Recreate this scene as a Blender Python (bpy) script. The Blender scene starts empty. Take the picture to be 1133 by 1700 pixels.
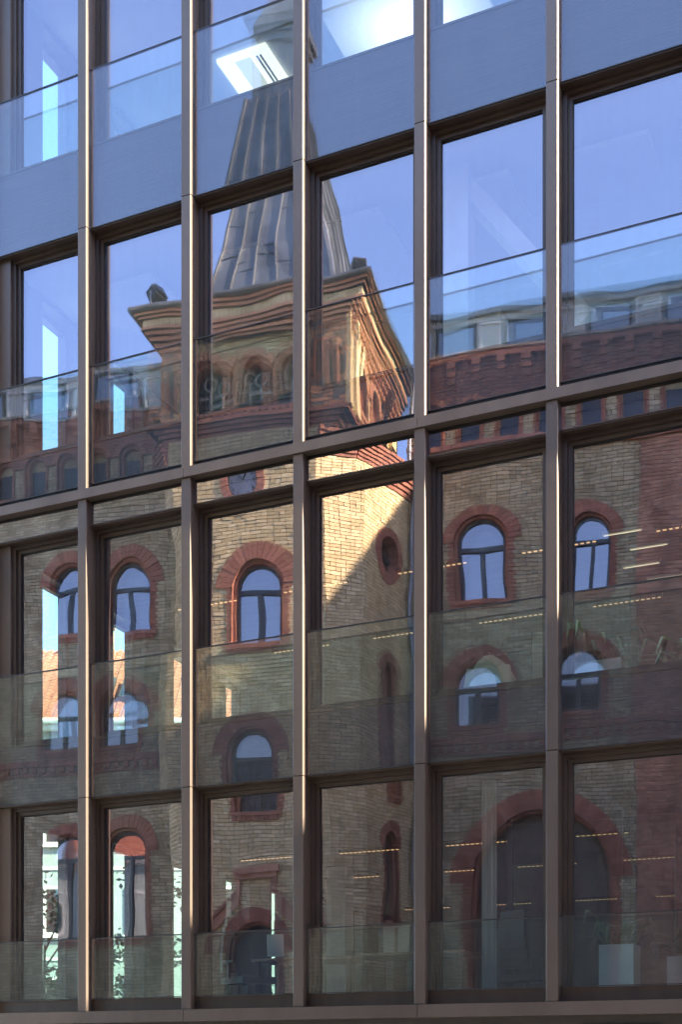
import bpy, bmesh, math, random
from mathutils import Vector, Matrix, noise
R = math.radians
rnd = random.Random(7)
SC = bpy.context.scene
COL = SC.collection

# ---------------------------------------------------------------- camera, sky, sun, exposure
ZC = 1.7                       # eye height; the view is level, the lens is shifted upwards
CAM_Y = -12.9
PHI = math.atan(2200 / 4895.5)
cam = bpy.data.cameras.new('camera')
cam.sensor_fit = 'VERTICAL'
cam.sensor_height = 36.0
cam.lens = 2200 / 1700 * 36.0
cam.shift_y = (1773 - 850) / 1700
cam.clip_start = 0.1
cam.clip_end = 2000
camo = bpy.data.objects.new('camera', cam)
camo.location = (0, CAM_Y, ZC)
camo.rotation_euler = (R(90), 0, PHI)
COL.objects.link(camo)
SC.camera = camo

SUN = Vector((1.0, -0.030, 0.68)).normalized()
world = bpy.data.worlds.new('World')
SC.world = world
world.use_nodes = True
wn = world.node_tree.nodes
sky = wn.new('ShaderNodeTexSky')
sky.sky_type = 'NISHITA'
sky.sun_disc = False
sky.sun_elevation = math.asin(SUN.z)
sky.sun_rotation = math.atan2(SUN.x, SUN.y)
sky.air_density = 1.0
sky.dust_density = 1.0
sky.ozone_density = 3.0
world.node_tree.links.new(sky.outputs[0], wn['Background'].inputs[0])
wn['Background'].inputs[1].default_value = 0.12

sl = bpy.data.lights.new('sun', 'SUN')
sl.energy = 5.0
sl.angle = R(0.55)
sl.color = (1.0, 0.86, 0.63)
slo = bpy.data.objects.new('sun', sl)
slo.rotation_euler = SUN.to_track_quat('Z', 'Y').to_euler()
slo.location = (30, -10, 40)
COL.objects.link(slo)

SC.view_settings.view_transform = 'Standard'
SC.view_settings.look = 'None'
SC.view_settings.gamma = 1.0
SC.view_settings.use_curve_mapping = False
SC.view_settings.exposure = 3.45
SC.render.engine = 'CYCLES'
cy = SC.cycles
cy.max_bounces = 14
cy.diffuse_bounces = 3
cy.glossy_bounces = 6
cy.transmission_bounces = 4
cy.transparent_max_bounces = 24
cy.caustics_reflective = False
cy.caustics_refractive = False
cy.use_denoising = True
cy.sample_clamp_indirect = 6.0

# ---------------------------------------------------------------- helpers
class MB:
    """collects faces, then becomes one mesh object"""
    def __init__(self):
        self.v, self.f, self.m = [], [], []
    def poly(self, pts, mi=0):
        n = len(self.v)
        self.v += [tuple(p) for p in pts]
        self.f.append(list(range(n, n + len(pts))))
        self.m.append(mi)
    def box(self, x0, x1, y0, y1, z0, z1, mi=0, fn=None, skip=()):
        P = [(x0, y0, z0), (x1, y0, z0), (x1, y1, z0), (x0, y1, z0),
             (x0, y0, z1), (x1, y0, z1), (x1, y1, z1), (x0, y1, z1)]
        if fn: P = [fn(*p) for p in P]
        n = len(self.v)
        self.v += [tuple(p) for p in P]
        F = {'-z': (3, 2, 1, 0), '+z': (4, 5, 6, 7), '-y': (0, 1, 5, 4), '+x': (1, 2, 6, 5), '+y': (2, 3, 7, 6), '-x': (3, 0, 4, 7)}
        for k, q in F.items():
            if k in skip: continue
            self.f.append([n + i for i in q]); self.m.append(mi)
    def obox(self, c, ax, ay, az, mi=0):
        """box with centre c and half-axis vectors"""
        c, ax, ay, az = map(Vector, (c, ax, ay, az))
        self.box(-1, 1, -1, 1, -1, 1, mi, fn=lambda x, y, z: c + ax * x + ay * y + az * z)
    def bar(self, p, q, w, h, mi=0, up=(0, 0, 1)):
        p, q = Vector(p), Vector(q)
        d = (q - p); L = d.length / 2; d.normalize()
        s = d.cross(Vector(up))
        if s.length < 1e-4: s = d.cross(Vector((1, 0, 0)))
        s.normalize(); t = s.cross(d)
        self.obox((p + q) / 2, d * L, s * w / 2, t * h / 2, mi)
    def prism(self, pts, y0, y1, mi=0, fn=None):
        """extrude a polygon given in (x,z) between y0 and y1"""
        A = [(p[0], y0, p[1]) for p in pts]; B = [(p[0], y1, p[1]) for p in pts]
        if fn: A = [fn(*p) for p in A]; B = [fn(*p) for p in B]
        self.poly(A, mi); self.poly(B[::-1], mi)
        for i in range(len(pts)):
            j = (i + 1) % len(pts)
            self.poly([A[j], A[i], B[i], B[j]], mi)
    def cyl(self, p, q, r, n=10, mi=0, r2=None):
        p, q = Vector(p), Vector(q); d = (q - p).normalized()
        s = d.cross(Vector((0, 0, 1)))
        if s.length < 1e-4: s = Vector((1, 0, 0))
        s.normalize(); t = s.cross(d); r2 = r if r2 is None else r2
        A = [p + (s * math.cos(k * 2 * math.pi / n) + t * math.sin(k * 2 * math.pi / n)) * r for k in range(n)]
        B = [q + (s * math.cos(k * 2 * math.pi / n) + t * math.sin(k * 2 * math.pi / n)) * r2 for k in range(n)]
        for i in range(n):
            j = (i + 1) % n
            self.poly([A[i], A[j], B[j], B[i]], mi)
        self.poly(A[::-1], mi); self.poly(B, mi)
    def mesh(self, name, mats, smooth=False, weld=False):
        me = bpy.data.meshes.new(name)
        me.from_pydata(self.v, [], self.f)
        if not isinstance(mats, (list, tuple)): mats = [mats]
        for m in mats: me.materials.append(m)
        me.polygons.foreach_set('material_index', self.m)
        if weld:
            bm = bmesh.new(); bm.from_mesh(me)
            bmesh.ops.remove_doubles(bm, verts=bm.verts, dist=1e-5)
            bm.to_mesh(me); bm.free()
        if smooth: me.polygons.foreach_set('use_smooth', [True] * len(me.polygons))
        me.update()
        return me
    def build(self, name, mats, parent=None, smooth=False, weld=False):
        return link(name, self.mesh(name, mats, smooth, weld), parent)

def link(name, me, parent=None, loc=None, rot=None):
    o = bpy.data.objects.new(name, me)
    COL.objects.link(o)
    o.parent = parent
    if loc is not None: o.location = loc
    if rot is not None: o.rotation_euler = rot
    return o

def empty(name, loc=(0, 0, 0), rz=0):
    o = bpy.data.objects.new(name, None)
    o.empty_display_size = 0.2
    o.location = loc; o.rotation_euler = (0, 0, rz)
    COL.objects.link(o)
    return o

def tag(o, label, cat, group=None, kind=None):
    o['label'] = label; o['category'] = cat
    if group: o['group'] = group
    if kind: o['kind'] = kind
    return o

def structure(o):
    o['kind'] = 'structure'; return o

def stuff(o):
    o['kind'] = 'stuff'; return o

# ---------------------------------------------------------------- materials
def new_mat(name):
    m = bpy.data.materials.new(name); m.use_nodes = True
    nt = m.node_tree
    return m, nt, nt.nodes, nt.links, nt.nodes['Principled BSDF']

def varied(name, c1, c2, scale=6.0, rough=0.6, metal=0.0, bump=0.0, bscale=60, island=0.0, stretch=(1, 1, 1), spec=0.5, detail=6, soot=0.0):
    """colour drifts between c1 and c2 by noise, optionally also by mesh island"""
    m, nt, n, l, b = new_mat(name)
    tc = n.new('ShaderNodeTexCoord'); mp = n.new('ShaderNodeMapping'); mp.inputs['Scale'].default_value = stretch
    l.new(tc.outputs['Object'], mp.inputs[0])
    nz = n.new('ShaderNodeTexNoise'); nz.inputs['Scale'].default_value = scale; nz.inputs['Detail'].default_value = detail
    l.new(mp.outputs[0], nz.inputs['Vector'])
    mx = n.new('ShaderNodeMixRGB'); mx.inputs[1].default_value = (*c1, 1); mx.inputs[2].default_value = (*c2, 1)
    fac = nz.outputs['Fac']
    ramp = n.new('ShaderNodeMapRange'); ramp.inputs[1].default_value = 0.3; ramp.inputs[2].default_value = 0.7
    l.new(fac, ramp.inputs[0]); fac = ramp.outputs[0]
    if island > 0:
        g = n.new('ShaderNodeNewGeometry'); oi = n.new('ShaderNodeObjectInfo')
        ad = n.new('ShaderNodeMath'); ad.operation = 'ADD'
        l.new(g.outputs['Random Per Island'], ad.inputs[0]); l.new(oi.outputs['Random'], ad.inputs[1])
        fr = n.new('ShaderNodeMath'); fr.operation = 'FRACT'; l.new(ad.outputs[0], fr.inputs[0])
        mm = n.new('ShaderNodeMixRGB'); mm.inputs[0].default_value = island
        l.new(fac, mm.inputs[1]); l.new(fr.outputs[0], mm.inputs[2]); fac = mm.outputs[0]
    l.new(fac, mx.inputs[0]); colr = mx.outputs[0]
    if soot > 0:      # blotches and runs of grime on old masonry or metal
        n3 = n.new('ShaderNodeTexNoise'); n3.inputs['Scale'].default_value = 0.9; n3.inputs['Detail'].default_value = 8; n3.inputs['Roughness'].default_value = 0.7
        m3 = n.new('ShaderNodeMapping'); m3.inputs['Scale'].default_value = (1.6, 1.6, 0.55)
        l.new(tc.outputs['Object'], m3.inputs[0]); l.new(m3.outputs[0], n3.inputs['Vector'])
        r3 = n.new('ShaderNodeMapRange'); r3.inputs[1].default_value = 0.42; r3.inputs[2].default_value = 0.66; r3.inputs[3].default_value = 0.0; r3.inputs[4].default_value = soot
        l.new(n3.outputs['Fac'], r3.inputs[0])
        ms = n.new('ShaderNodeMixRGB'); ms.blend_type = 'MULTIPLY'; ms.inputs[2].default_value = (0.30, 0.27, 0.25, 1)
        l.new(r3.outputs[0], ms.inputs[0]); l.new(colr, ms.inputs[1]); colr = ms.outputs[0]
    l.new(colr, b.inputs['Base Color'])
    b.inputs['Roughness'].default_value = rough; b.inputs['Metallic'].default_value = metal
    b.inputs['Specular IOR Level'].default_value = spec
    if bump > 0:
        n2 = n.new('ShaderNodeTexNoise'); n2.inputs['Scale'].default_value = bscale; n2.inputs['Detail'].default_value = 5
        l.new(mp.outputs[0], n2.inputs['Vector'])
        bp = n.new('ShaderNodeBump'); bp.inputs['Strength'].default_value = bump; bp.inputs['Distance'].default_value = 0.01
        l.new(n2.outputs['Fac'], bp.inputs['Height']); l.new(bp.outputs[0], b.inputs['Normal'])
    return m

def glass(name, ior, refl=(1, 1, 1), trans=(0.9, 0.95, 0.93), rough=0.0):
    """coated sheet: Fresnel share is mirrored, the rest passes through tinted"""
    m, nt, n, l, b = new_mat(name)
    n.remove(b)
    out = n['Material Output']
    fr = n.new('ShaderNodeFresnel'); fr.inputs['IOR'].default_value = ior
    g = n.new('ShaderNodeBsdfGlossy'); g.inputs['Color'].default_value = (*refl, 1); g.inputs['Roughness'].default_value = rough
    t = n.new('ShaderNodeBsdfTransparent'); t.inputs['Color'].default_value = (*trans, 1)
    mx = n.new('ShaderNodeMixShader')
    # the pane is a solid sheet; use the outside Fresnel value on both of its faces
    geo = n.new('ShaderNodeNewGeometry')
    inv = n.new('ShaderNodeMath'); inv.operation = 'DIVIDE'; inv.inputs[0].default_value = 1.0; inv.inputs[1].default_value = ior
    sel = n.new('ShaderNodeMix'); sel.data_type = 'FLOAT'
    l.new(geo.outputs['Backfacing'], sel.inputs[0])
    sel.inputs[2].default_value = ior; l.new(inv.outputs[0], sel.inputs[3])
    # Fresnel node inverts the IOR by itself on back faces, so hand it the inverse there
    l.new(sel.outputs[0], fr.inputs['IOR'])
    l.new(fr.outputs[0], mx.inputs[0]); l.new(t.outputs[0], mx.inputs[1]); l.new(g.outputs[0], mx.inputs[2])
    # a faint, uneven film of dust and dried drips
    tc = n.new('ShaderNodeTexCoord'); mp = n.new('ShaderNodeMapping'); mp.inputs['Scale'].default_value = (5.0, 5.0, 0.7)
    nz = n.new('ShaderNodeTexNoise'); nz.inputs['Scale'].default_value = 2.2; nz.inputs['Detail'].default_value = 9; nz.inputs['Roughness'].default_value = 0.65
    mr = n.new('ShaderNodeMapRange'); mr.inputs[1].default_value = 0.40; mr.inputs[2].default_value = 0.78; mr.inputs[3].default_value = 0.004; mr.inputs[4].default_value = 0.03
    df = n.new('ShaderNodeBsdfDiffuse'); df.inputs['Color'].default_value = (0.55, 0.54, 0.52, 1)
    m2 = n.new('ShaderNodeMixShader')
    l.new(tc.outputs['Object'], mp.inputs[0]); l.new(mp.outputs[0], nz.inputs['Vector']); l.new(nz.outputs['Fac'], mr.inputs[0])
    l.new(mr.outputs[0], m2.inputs[0]); l.new(mx.outputs[0], m2.inputs[1]); l.new(df.outputs[0], m2.inputs[2])
    l.new(m2.outputs[0], out.inputs['Surface'])
    return m

def emit(name, col, strength, sample=False):
    m, nt, n, l, b = new_mat(name)
    b.inputs['Base Color'].default_value = (0.8, 0.8, 0.8, 1)
    b.inputs['Emission Color'].default_value = (*col, 1); b.inputs['Emission Strength'].default_value = strength
    if not sample: m.cycles.emission_sampling = 'NONE'
    return m

M = {}
M['bronze'] = varied('bronze anodised metal', (0.088, 0.068, 0.058), (0.118, 0.093, 0.080), 3, 0.38, 0.3, 0.05, 220, island=0.45, stretch=(1, 1, 0.12), soot=0.25)
M['bronze_dark'] = varied('dark bronze frame metal', (0.048, 0.034, 0.028), (0.066, 0.047, 0.038), 5, 0.4, 0.2, 0.04, 200, stretch=(1, 1, 0.25))
M['gasket'] = varied('black rubber gasket', (0.012, 0.012, 0.013), (0.02, 0.02, 0.02), 8, 0.6)
M['shadow_gap'] = varied('black recessed fascia', (0.02, 0.017, 0.016), (0.03, 0.026, 0.024), 4, 0.6)
M['spandrel'] = varied('ribbed plum metal panel', (0.042, 0.030, 0.037), (0.056, 0.040, 0.047), 2, 0.45, 0.3, 0.35, 40, stretch=(0.05, 0.05, 3.0))
M['window_glass'] = glass('coated window glass', 2.6, (0.93, 0.82, 1.0), (0.92, 0.94, 0.94))
M['window_glass_in'] = glass('inner window glass', 1.45, (0.92, 0.90, 1.0), (0.90, 0.93, 0.92))
M['guard_glass'] = glass('laminated guard glass', 1.78, (0.98, 0.82, 0.94), (0.84, 0.92, 0.91))
M['guard_glass_in'] = glass('inner guard glass', 1.35, (0.95, 0.95, 1.0), (0.90, 0.95, 0.94))
M['side_glass'] = glass('side window glass', 1.5, (0.95, 0.95, 1.0), (0.74, 0.84, 0.82))
M['ceiling'] = varied('white ceiling paint', (0.74, 0.74, 0.73), (0.80, 0.80, 0.79), 2, 0.8)
M['ceiling_dark'] = varied('brown wood slat ceiling', (0.10, 0.065, 0.04), (0.16, 0.105, 0.065), 3, 0.6, stretch=(0.3, 6, 1))
M['floor_in'] = varied('grey office carpet', (0.10, 0.10, 0.11), (0.14, 0.14, 0.15), 20, 0.9)
M['wall_in'] = varied('off white interior plaster', (0.62, 0.61, 0.58), (0.70, 0.69, 0.66), 2, 0.8)
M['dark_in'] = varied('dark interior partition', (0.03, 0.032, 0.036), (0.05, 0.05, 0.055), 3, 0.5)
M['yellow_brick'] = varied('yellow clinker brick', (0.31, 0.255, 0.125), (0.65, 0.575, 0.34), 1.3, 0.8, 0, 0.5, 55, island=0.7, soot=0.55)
M['tower_brick'] = varied('sun lightened clean tower brick', (0.50, 0.39, 0.17), (0.86, 0.71, 0.38), 1.3, 0.8, 0, 0.5, 55, island=0.7, soot=0.35)  # cleaner yellow, lightened further to stand in for sun on the tower front
M['tan_brick'] = varied('orange buff moulded brick', (0.44, 0.185, 0.085), (0.68, 0.36, 0.18), 1.6, 0.8, 0, 0.5, 55, island=0.6, soot=0.4)
M['red_brick'] = varied('red clinker brick', (0.25, 0.092, 0.052), (0.46, 0.20, 0.115), 1.6, 0.75, 0, 0.5, 55, island=0.65, soot=0.5)
M['brown_brick'] = varied('brown red brick', (0.32, 0.14, 0.08), (0.64, 0.345, 0.20), 1.6, 0.8, 0, 0.5, 55, island=0.7, soot=0.6)
M['mortar'] = varied('grey lime mortar', (0.12, 0.10, 0.072), (0.18, 0.15, 0.11), 9, 0.9)
M['mortar_pale'] = varied('pale lime mortar', (0.34, 0.29, 0.23), (0.44, 0.38, 0.31), 9, 0.9, soot=0.5)
M['zinc'] = varied('weathered zinc sheet', (0.13, 0.15, 0.15), (0.33, 0.35, 0.34), 1.1, 0.34, 0.6, 0.5, 3.0, island=0.35, stretch=(1, 1, 0.5), soot=0.5)
M['stone'] = varied('grey sandstone', (0.32, 0.29, 0.24), (0.42, 0.38, 0.31), 6, 0.8, 0, 0.3, 40)
M['win_dark'] = varied('dark green window paint', (0.035, 0.045, 0.045), (0.05, 0.06, 0.06), 6, 0.4)
M['old_glass'] = varied('old window glass over dark room', (0.012, 0.016, 0.022), (0.02, 0.026, 0.034), 1, 0.03, spec=1.0)
M['old_glass'].node_tree.nodes['Principled BSDF'].inputs['IOR'].default_value = 2.6
M['dim_glass'] = varied('dusty old glass', (0.02, 0.024, 0.03), (0.035, 0.04, 0.048), 2, 0.12, spec=0.5)
M['curtain'] = varied('pale curtain cloth', (0.55, 0.55, 0.52), (0.68, 0.68, 0.64), 20, 0.9, stretch=(6, 6, 0.3))
M['black'] = varied('black painted metal', (0.015, 0.015, 0.016), (0.03, 0.03, 0.03), 8, 0.45)
M['dial'] = varied('blue grey enamel dial', (0.20, 0.21, 0.22), (0.28, 0.29, 0.30), 4, 0.5)
M['white'] = varied('white lacquer', (0.70, 0.70, 0.67), (0.78, 0.78, 0.75), 4, 0.5)
M['plaster'] = varied('pale plaster', (0.50, 0.55, 0.53), (0.58, 0.62, 0.60), 1.5, 0.85, 0, 0.2, 30)
M['house_plaster'] = varied('shade toned house plaster', (0.24, 0.285, 0.27), (0.30, 0.345, 0.33), 1.5, 0.85, 0, 0.2, 30)  # pale house plaster darkened in colour to stand in for shade
M['tile'] = varied('orange clay roof tile', (0.30, 0.09, 0.05), (0.44, 0.16, 0.09), 3, 0.8, 0, 0.3, 40, island=0.6)
M['paving'] = varied('grey courtyard paving', (0.20, 0.19, 0.175), (0.28, 0.265, 0.245), 2, 0.85, 0, 0.3, 30)
M['leaf'] = varied('green leaf', (0.045, 0.085, 0.02), (0.12, 0.17, 0.045), 6, 0.5, island=0.7)
M['leaf_pale'] = varied('variegated leaf', (0.10, 0.16, 0.05), (0.45, 0.50, 0.30), 25, 0.5, island=0.5)
M['bark'] = varied('bark', (0.09, 0.065, 0.045), (0.15, 0.11, 0.08), 14, 0.9)
M['cloth'] = varied('khaki jacket cloth', (0.58, 0.55, 0.30), (0.76, 0.73, 0.48), 5, 0.9, 0, 0.3, 30)
M['paper'] = varied('kraft board', (0.50, 0.44, 0.33), (0.58, 0.51, 0.39), 5, 0.8)
M['wood'] = varied('oak veneer', (0.28, 0.18, 0.10), (0.38, 0.26, 0.15), 3, 0.5, stretch=(8, 1, 1))
M['screen'] = varied('dark monitor', (0.015, 0.018, 0.024), (0.02, 0.024, 0.03), 3, 0.2)
M['led'] = emit('warm led', (1.0, 0.55, 0.22), 0.12)
M['panel_light'] = emit('lit ceiling cassette', (1.0, 0.95, 0.82), 0.17)
M['grille_light'] = emit('lit grille', (1.0, 0.95, 0.82), 0.09)
M['big_light'] = emit('luminous ceiling sheet', (1.0, 0.97, 0.92), 0.24)
_n, _l = M['big_light'].node_tree.nodes, M['big_light'].node_tree.links     # brightest over the lamp, fading across the stretched sheet
_tc, _mp, _gr, _mu = _n.new('ShaderNodeTexCoord'), _n.new('ShaderNodeMapping'), _n.new('ShaderNodeTexGradient'), _n.new('ShaderNodeMath')
_mp.inputs['Scale'].default_value = (0.62, 0.72, 1); _gr.gradient_type = 'QUADRATIC_SPHERE'; _mu.operation = 'MULTIPLY'; _mu.inputs[1].default_value = 0.34
_l.new(_tc.outputs['Object'], _mp.inputs[0]); _l.new(_mp.outputs[0], _gr.inputs[0]); _l.new(_gr.outputs['Fac'], _mu.inputs[0]); _l.new(_mu.outputs[0], _n['Principled BSDF'].inputs['Emission Strength'])
M['tube'] = emit('lit tube', (1.0, 0.86, 0.55), 0.12)

# ---------------------------------------------------------------- ground
g = MB()
g.poly([(-600, -600, 0), (600, -600, 0), (600, 600, 0), (-600, 600, 0)])
structure(g.build('ground', M['paving']))

# ================================================================ OFFICE BUILDING
W = 1.4                                     # bay width
FX = [-10.407 + W * k for k in range(0, 9)]  # right edge of each fin
FIN = 0.125
XL = -10.62                                 # left end wall
XR = FX[-1]
YB = 16.0                                   # rear wall
Z = lambda h: h + ZC                        # heights below were read from eye level
office = empty('office_building', ((XL + XR) / 2, 0, 0))
tag(office, 'bronze framed glass office building with guard panels and projecting fins', 'building')
OFF = Vector(office.location)
def off(o):
    o.parent = office
    o.matrix_parent_inverse = Matrix.Translation(-OFF)
    return o

# rows: (sill, head, guard glass bottom, rail)
ROWS = [
    dict(n='0', sill=10.79, head=13.25, gb=9.78, rail=11.63),
    dict(n='A', sill=7.32, head=9.78, gb=6.80, rail=8.17),
    dict(n='B', sill=3.85, head=6.32, gb=3.15, rail=4.70),
    dict(n='C', sill=0.80, head=3.15, gb=0.80, rail=1.50),
]
# fins, one piece per storey
for k, xr in enumerate(FX):
    for (z0, z1) in ((9.775, 13.6), (6.72, 9.765), (3.15, 6.605), (0.66, 3.14)):
        m = MB()
        x0, x1 = xr - FIN, xr
        c = 0.008; yf = -0.08
        pts = [(x0 + c, yf), (x1 - c, yf), (x1, yf + c), (x1, 0.15), (x0, 0.15), (x0, yf + c)]
        A = [(p[0], p[1], Z(z0)) for p in pts]; B = [(p[0], p[1], Z(z1)) for p in pts]
        m.poly(A[::-1]); m.poly(B)
        for i in range(6):
            j = (i + 1) % 6; m.poly([A[i], A[j], B[j], B[i]])
        off(m.build('fin', M['bronze']))
    m = MB()      # recessed core behind the joints
    m.box(xr - FIN + .006, xr - .006, -0.07, 0.14, Z(0.66), Z(13.5))
    off(m.build('fin_core', M['shadow_gap']))
# ledge between the second and third row, in lengths of two bays
ends = [XL - .02, FX[2] - .08, FX[4] - .08, FX[6] - .08, XR + .1]
for a, b in zip(ends, ends[1:]):
    m = MB()
    m.box(a + .003, b - .003, -0.105, 0.02, Z(6.61), Z(6.72))
    off(m.build('ledge', M['bronze']))
    m = MB()
    m.box(a + .003, b - .003, -0.10, 0.06, Z(.52), Z(.655))
    off(m.build('base_ledge', M['bronze']))
m = MB()
m.box(XL, XR, 0.03, 0.10, Z(6.50), Z(6.80)); off(m.build('fascia', M['shadow_gap']))
m = MB()
m.box(XL, XR, 0.03, 0.3, Z(-1.7), Z(.52)); off(m.build('plinth_wall', M['shadow_gap']))
# base vents under the ledge
for k in range(6):
    m = MB(); m.box(FX[k] + .2, FX[k] + 1.0, 0.0, 0.028, Z(.1), Z(.42)); off(m.build('base_panel', M['bronze_dark']))

def pane_mesh(x0, x1, z0, z1, y, th, amp, seed, mat, name='pane', nx=12, nz=20, mat_in='guard_glass_in'):
    """glass sheet, its two faces bowed a millimetre or so like real toughened units"""
    r = random.Random(seed)
    V, F = [], []
    a1, a2 = amp * r.uniform(.4, 1.0) * r.choice((-1, 1)), amp * r.uniform(.5, 1.1)
    tx, tz = r.gauss(0, .0013), r.gauss(0, .0010)
    tx2, tz2 = tx + r.gauss(0, .0006), tz + r.gauss(0, .0006)
    w, h = x1 - x0, z1 - z0
    wob = amp * .45
    for side in (0, 1):
        for j in range(nz + 1):
            for i in range(nx + 1):
                u, v = i / nx, j / nz
                bow = (1 - (2 * u - 1) ** 2) * (1 - (2 * v - 1) ** 2)
                q = noise.noise(Vector((u * w * 1.9 + seed * 3.7, v * h * 1.9, side * 5.0))) * wob + noise.noise(Vector((u * w * 4.5 + seed * 1.3, v * h * 4.5, 9 + side * 5.0))) * wob * .22
                if side == 0: yy = y + a1 * bow + tx * (u - .5) * w + tz * (v - .5) * h + q
                else: yy = y + th - a2 * bow + tx2 * (u - .5) * w + tz2 * (v - .5) * h + q
                V.append((x0 + w * u, yy, z0 + h * v))
    n = (nx + 1) * (nz + 1)
    for j in range(nz):
        for i in range(nx):
            a = j * (nx + 1) + i
            F.append((a, a + 1, a + nx + 2, a + nx + 1))
            F.append((n + a, n + a + nx + 1, n + a + nx + 2, n + a + 1))
    sharp = len(F)
    loop = [i for i in range(nx + 1)] + [j * (nx + 1) + nx for j in range(1, nz + 1)] + \
           [nz * (nx + 1) + i for i in range(nx - 1, -1, -1)] + [j * (nx + 1) for j in range(nz - 1, 0, -1)]
    # rim uses its own vertices so that the faces keep their shading
    base = len(V)
    V2 = [V[i] for i in loop] + [V[i + n] for i in loop]
    L = len(loop)
    V += V2
    for i in range(L):
        j = (i + 1) % L
        F.append((base + i, base + L + i, base + L + j, base + j))
    me = bpy.data.meshes.new(name); me.from_pydata(V, [], F); me.materials.append(mat); me.materials.append(M[mat_in])
    me.polygons.foreach_set('material_index', [0 if (i < sharp and i % 2 == 0) else 1 for i in range(len(F))])
    me.polygons.foreach_set('use_smooth', [i < sharp for i in range(len(F))])
    me.update()
    return me

def frame_mb(x0, x1, z0, z1, w, y0, y1, m=None):
    m = m or MB()
    m.box(x0, x0 + w, y0, y1, z0, z1); m.box(x1 - w, x1, y0, y1, z0, z1)
    m.box(x0 + w, x1 - w, y0, y1, z1 - w, z1); m.box(x0 + w, x1 - w, y0, y1, z0, z0 + w)
    return m

_q = MB(); _q.cyl((0, -.001, 0), (0, .0004, 0), .007, 8); SCREW = _q.mesh('screw', M['gasket'])
seed = 10
for bi in range(len(FX) - 1):
    xl, xr = FX[bi], FX[bi + 1] - FIN          # clear opening
    if bi == 0: wl = xl + 0.20                  # corner bay has a cladding strip
    else: wl = xl
    for r in ROWS:
        seed += 1
        s, h = Z(r['sill']), Z(r['head'])
        if r['n'] == 'C': s = Z(.66)
        # window: outer stepped frame, inner sash frame, pane
        m = frame_mb(wl + .002, xr - .002, s, h - .012, .045, .10, .22)
        win = off(m.build('window', M['bronze_dark']))
        m = frame_mb(wl + .047, xr - .047, s + .045, h - .057, .045, .135, .215)
        o = m.build('sash_frame', M['bronze_dark'], win)
        m = frame_mb(wl + .047, wl + .055, s, h, .0, .0, .0) if False else MB()
        m.box(wl + .0455, wl + .0475, .128, .1345, s + .05, h - .06); m.box(wl + .090, wl + .096, .150, .168, s + .092, h - .104)
        m.box(xr - .096, xr - .090, .150, .168, s + .092, h - .104); m.box(wl + .092, xr - .092, .150, .168, h - .112, h - .104)
        m.build('gasket', M['gasket'], win)
        for t_ in (.18, .5, .82): link('screw', SCREW, win, (wl + .024, .0995, s + (h - s) * t_))
        pm = pane_mesh(wl + .09, xr - .09, s + .09, h - .102, .168, .030, .0016, seed, M['window_glass'], mat_in='window_glass_in')
        link('pane', pm, win)
        # soffit above the window, under the guard panel
        m = MB(); m.box(xl + .001, xr - .001, .002, .099, h - .011, h + .004); off(m.build('head_trim', M['bronze_dark']))
        if r['n'] == 'C':
            m = MB(); m.box(xl + .001, xr - .001, .03, .098, Z(.662), Z(.80)); o = off(m.build('sill_box', M['bronze_dark']))
        # guard glass
        gb = Z(r['gb']) + .012
        if r['n'] == 'B': gb = Z(3.15) + .012
        gl = xl + .004
        pm = pane_mesh(gl, xr - .004, gb, Z(r['rail']), -.006, .017, .0007, seed * 7, M['guard_glass'], 'guard_panel')
        gp = off(link('guard_panel', pm))
        m = MB(); m.box(gl, xr - .004, -.010, .016, Z(r['rail']) + .0005, Z(r['rail']) + .012)
        m.build('handrail', M['black'], gp)
        m = MB(); m.box(gl, xr - .004, -.010, .016, gb - .010, gb - .001); m.build('bottom_rail', M['black'], gp)
        # opaque spandrel behind the guard glass
        if r['n'] in '0AB':
            z0 = Z({'0': 9.785, 'A': 6.82, 'B': 3.155}[r['n']])
            m = MB(); m.box(xl + .003, xr - .003, .06, .097, z0, s - .004)
            off(m.build('spandrel_panel', M['spandrel']))
            m = MB(); m.box(xl + .003, xr - .003, .05, .098, s - .003, s + .02); off(m.build('window_sill', M['bronze_dark']))
        if r['n'] == 'A':   # low glass strip hanging under the ledge
            pm = pane_mesh(gl, xr - .004, Z(6.335), Z(6.56), -.004, .015, .0003, seed * 5, M['window_glass'], 'glass_strip', 8, 3)
            gs = off(link('glass_strip', pm))
            m = MB(); m.box(gl, xr - .004, -.010, .016, Z(6.322), Z(6.334)); m.build('bottom_rail', M['bronze_dark'], gs)
            m = MB(); m.box(xl + .003, xr - .003, .06, .097, Z(6.325), Z(6.499)); off(m.build('spandrel_panel', M['spandrel']))
        if bi == 0:
            m = MB(); m.box(xl + .001, wl, .06, .20, s + .025, h - .012); off(m.build('corner_cladding', M['bronze']))
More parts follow.
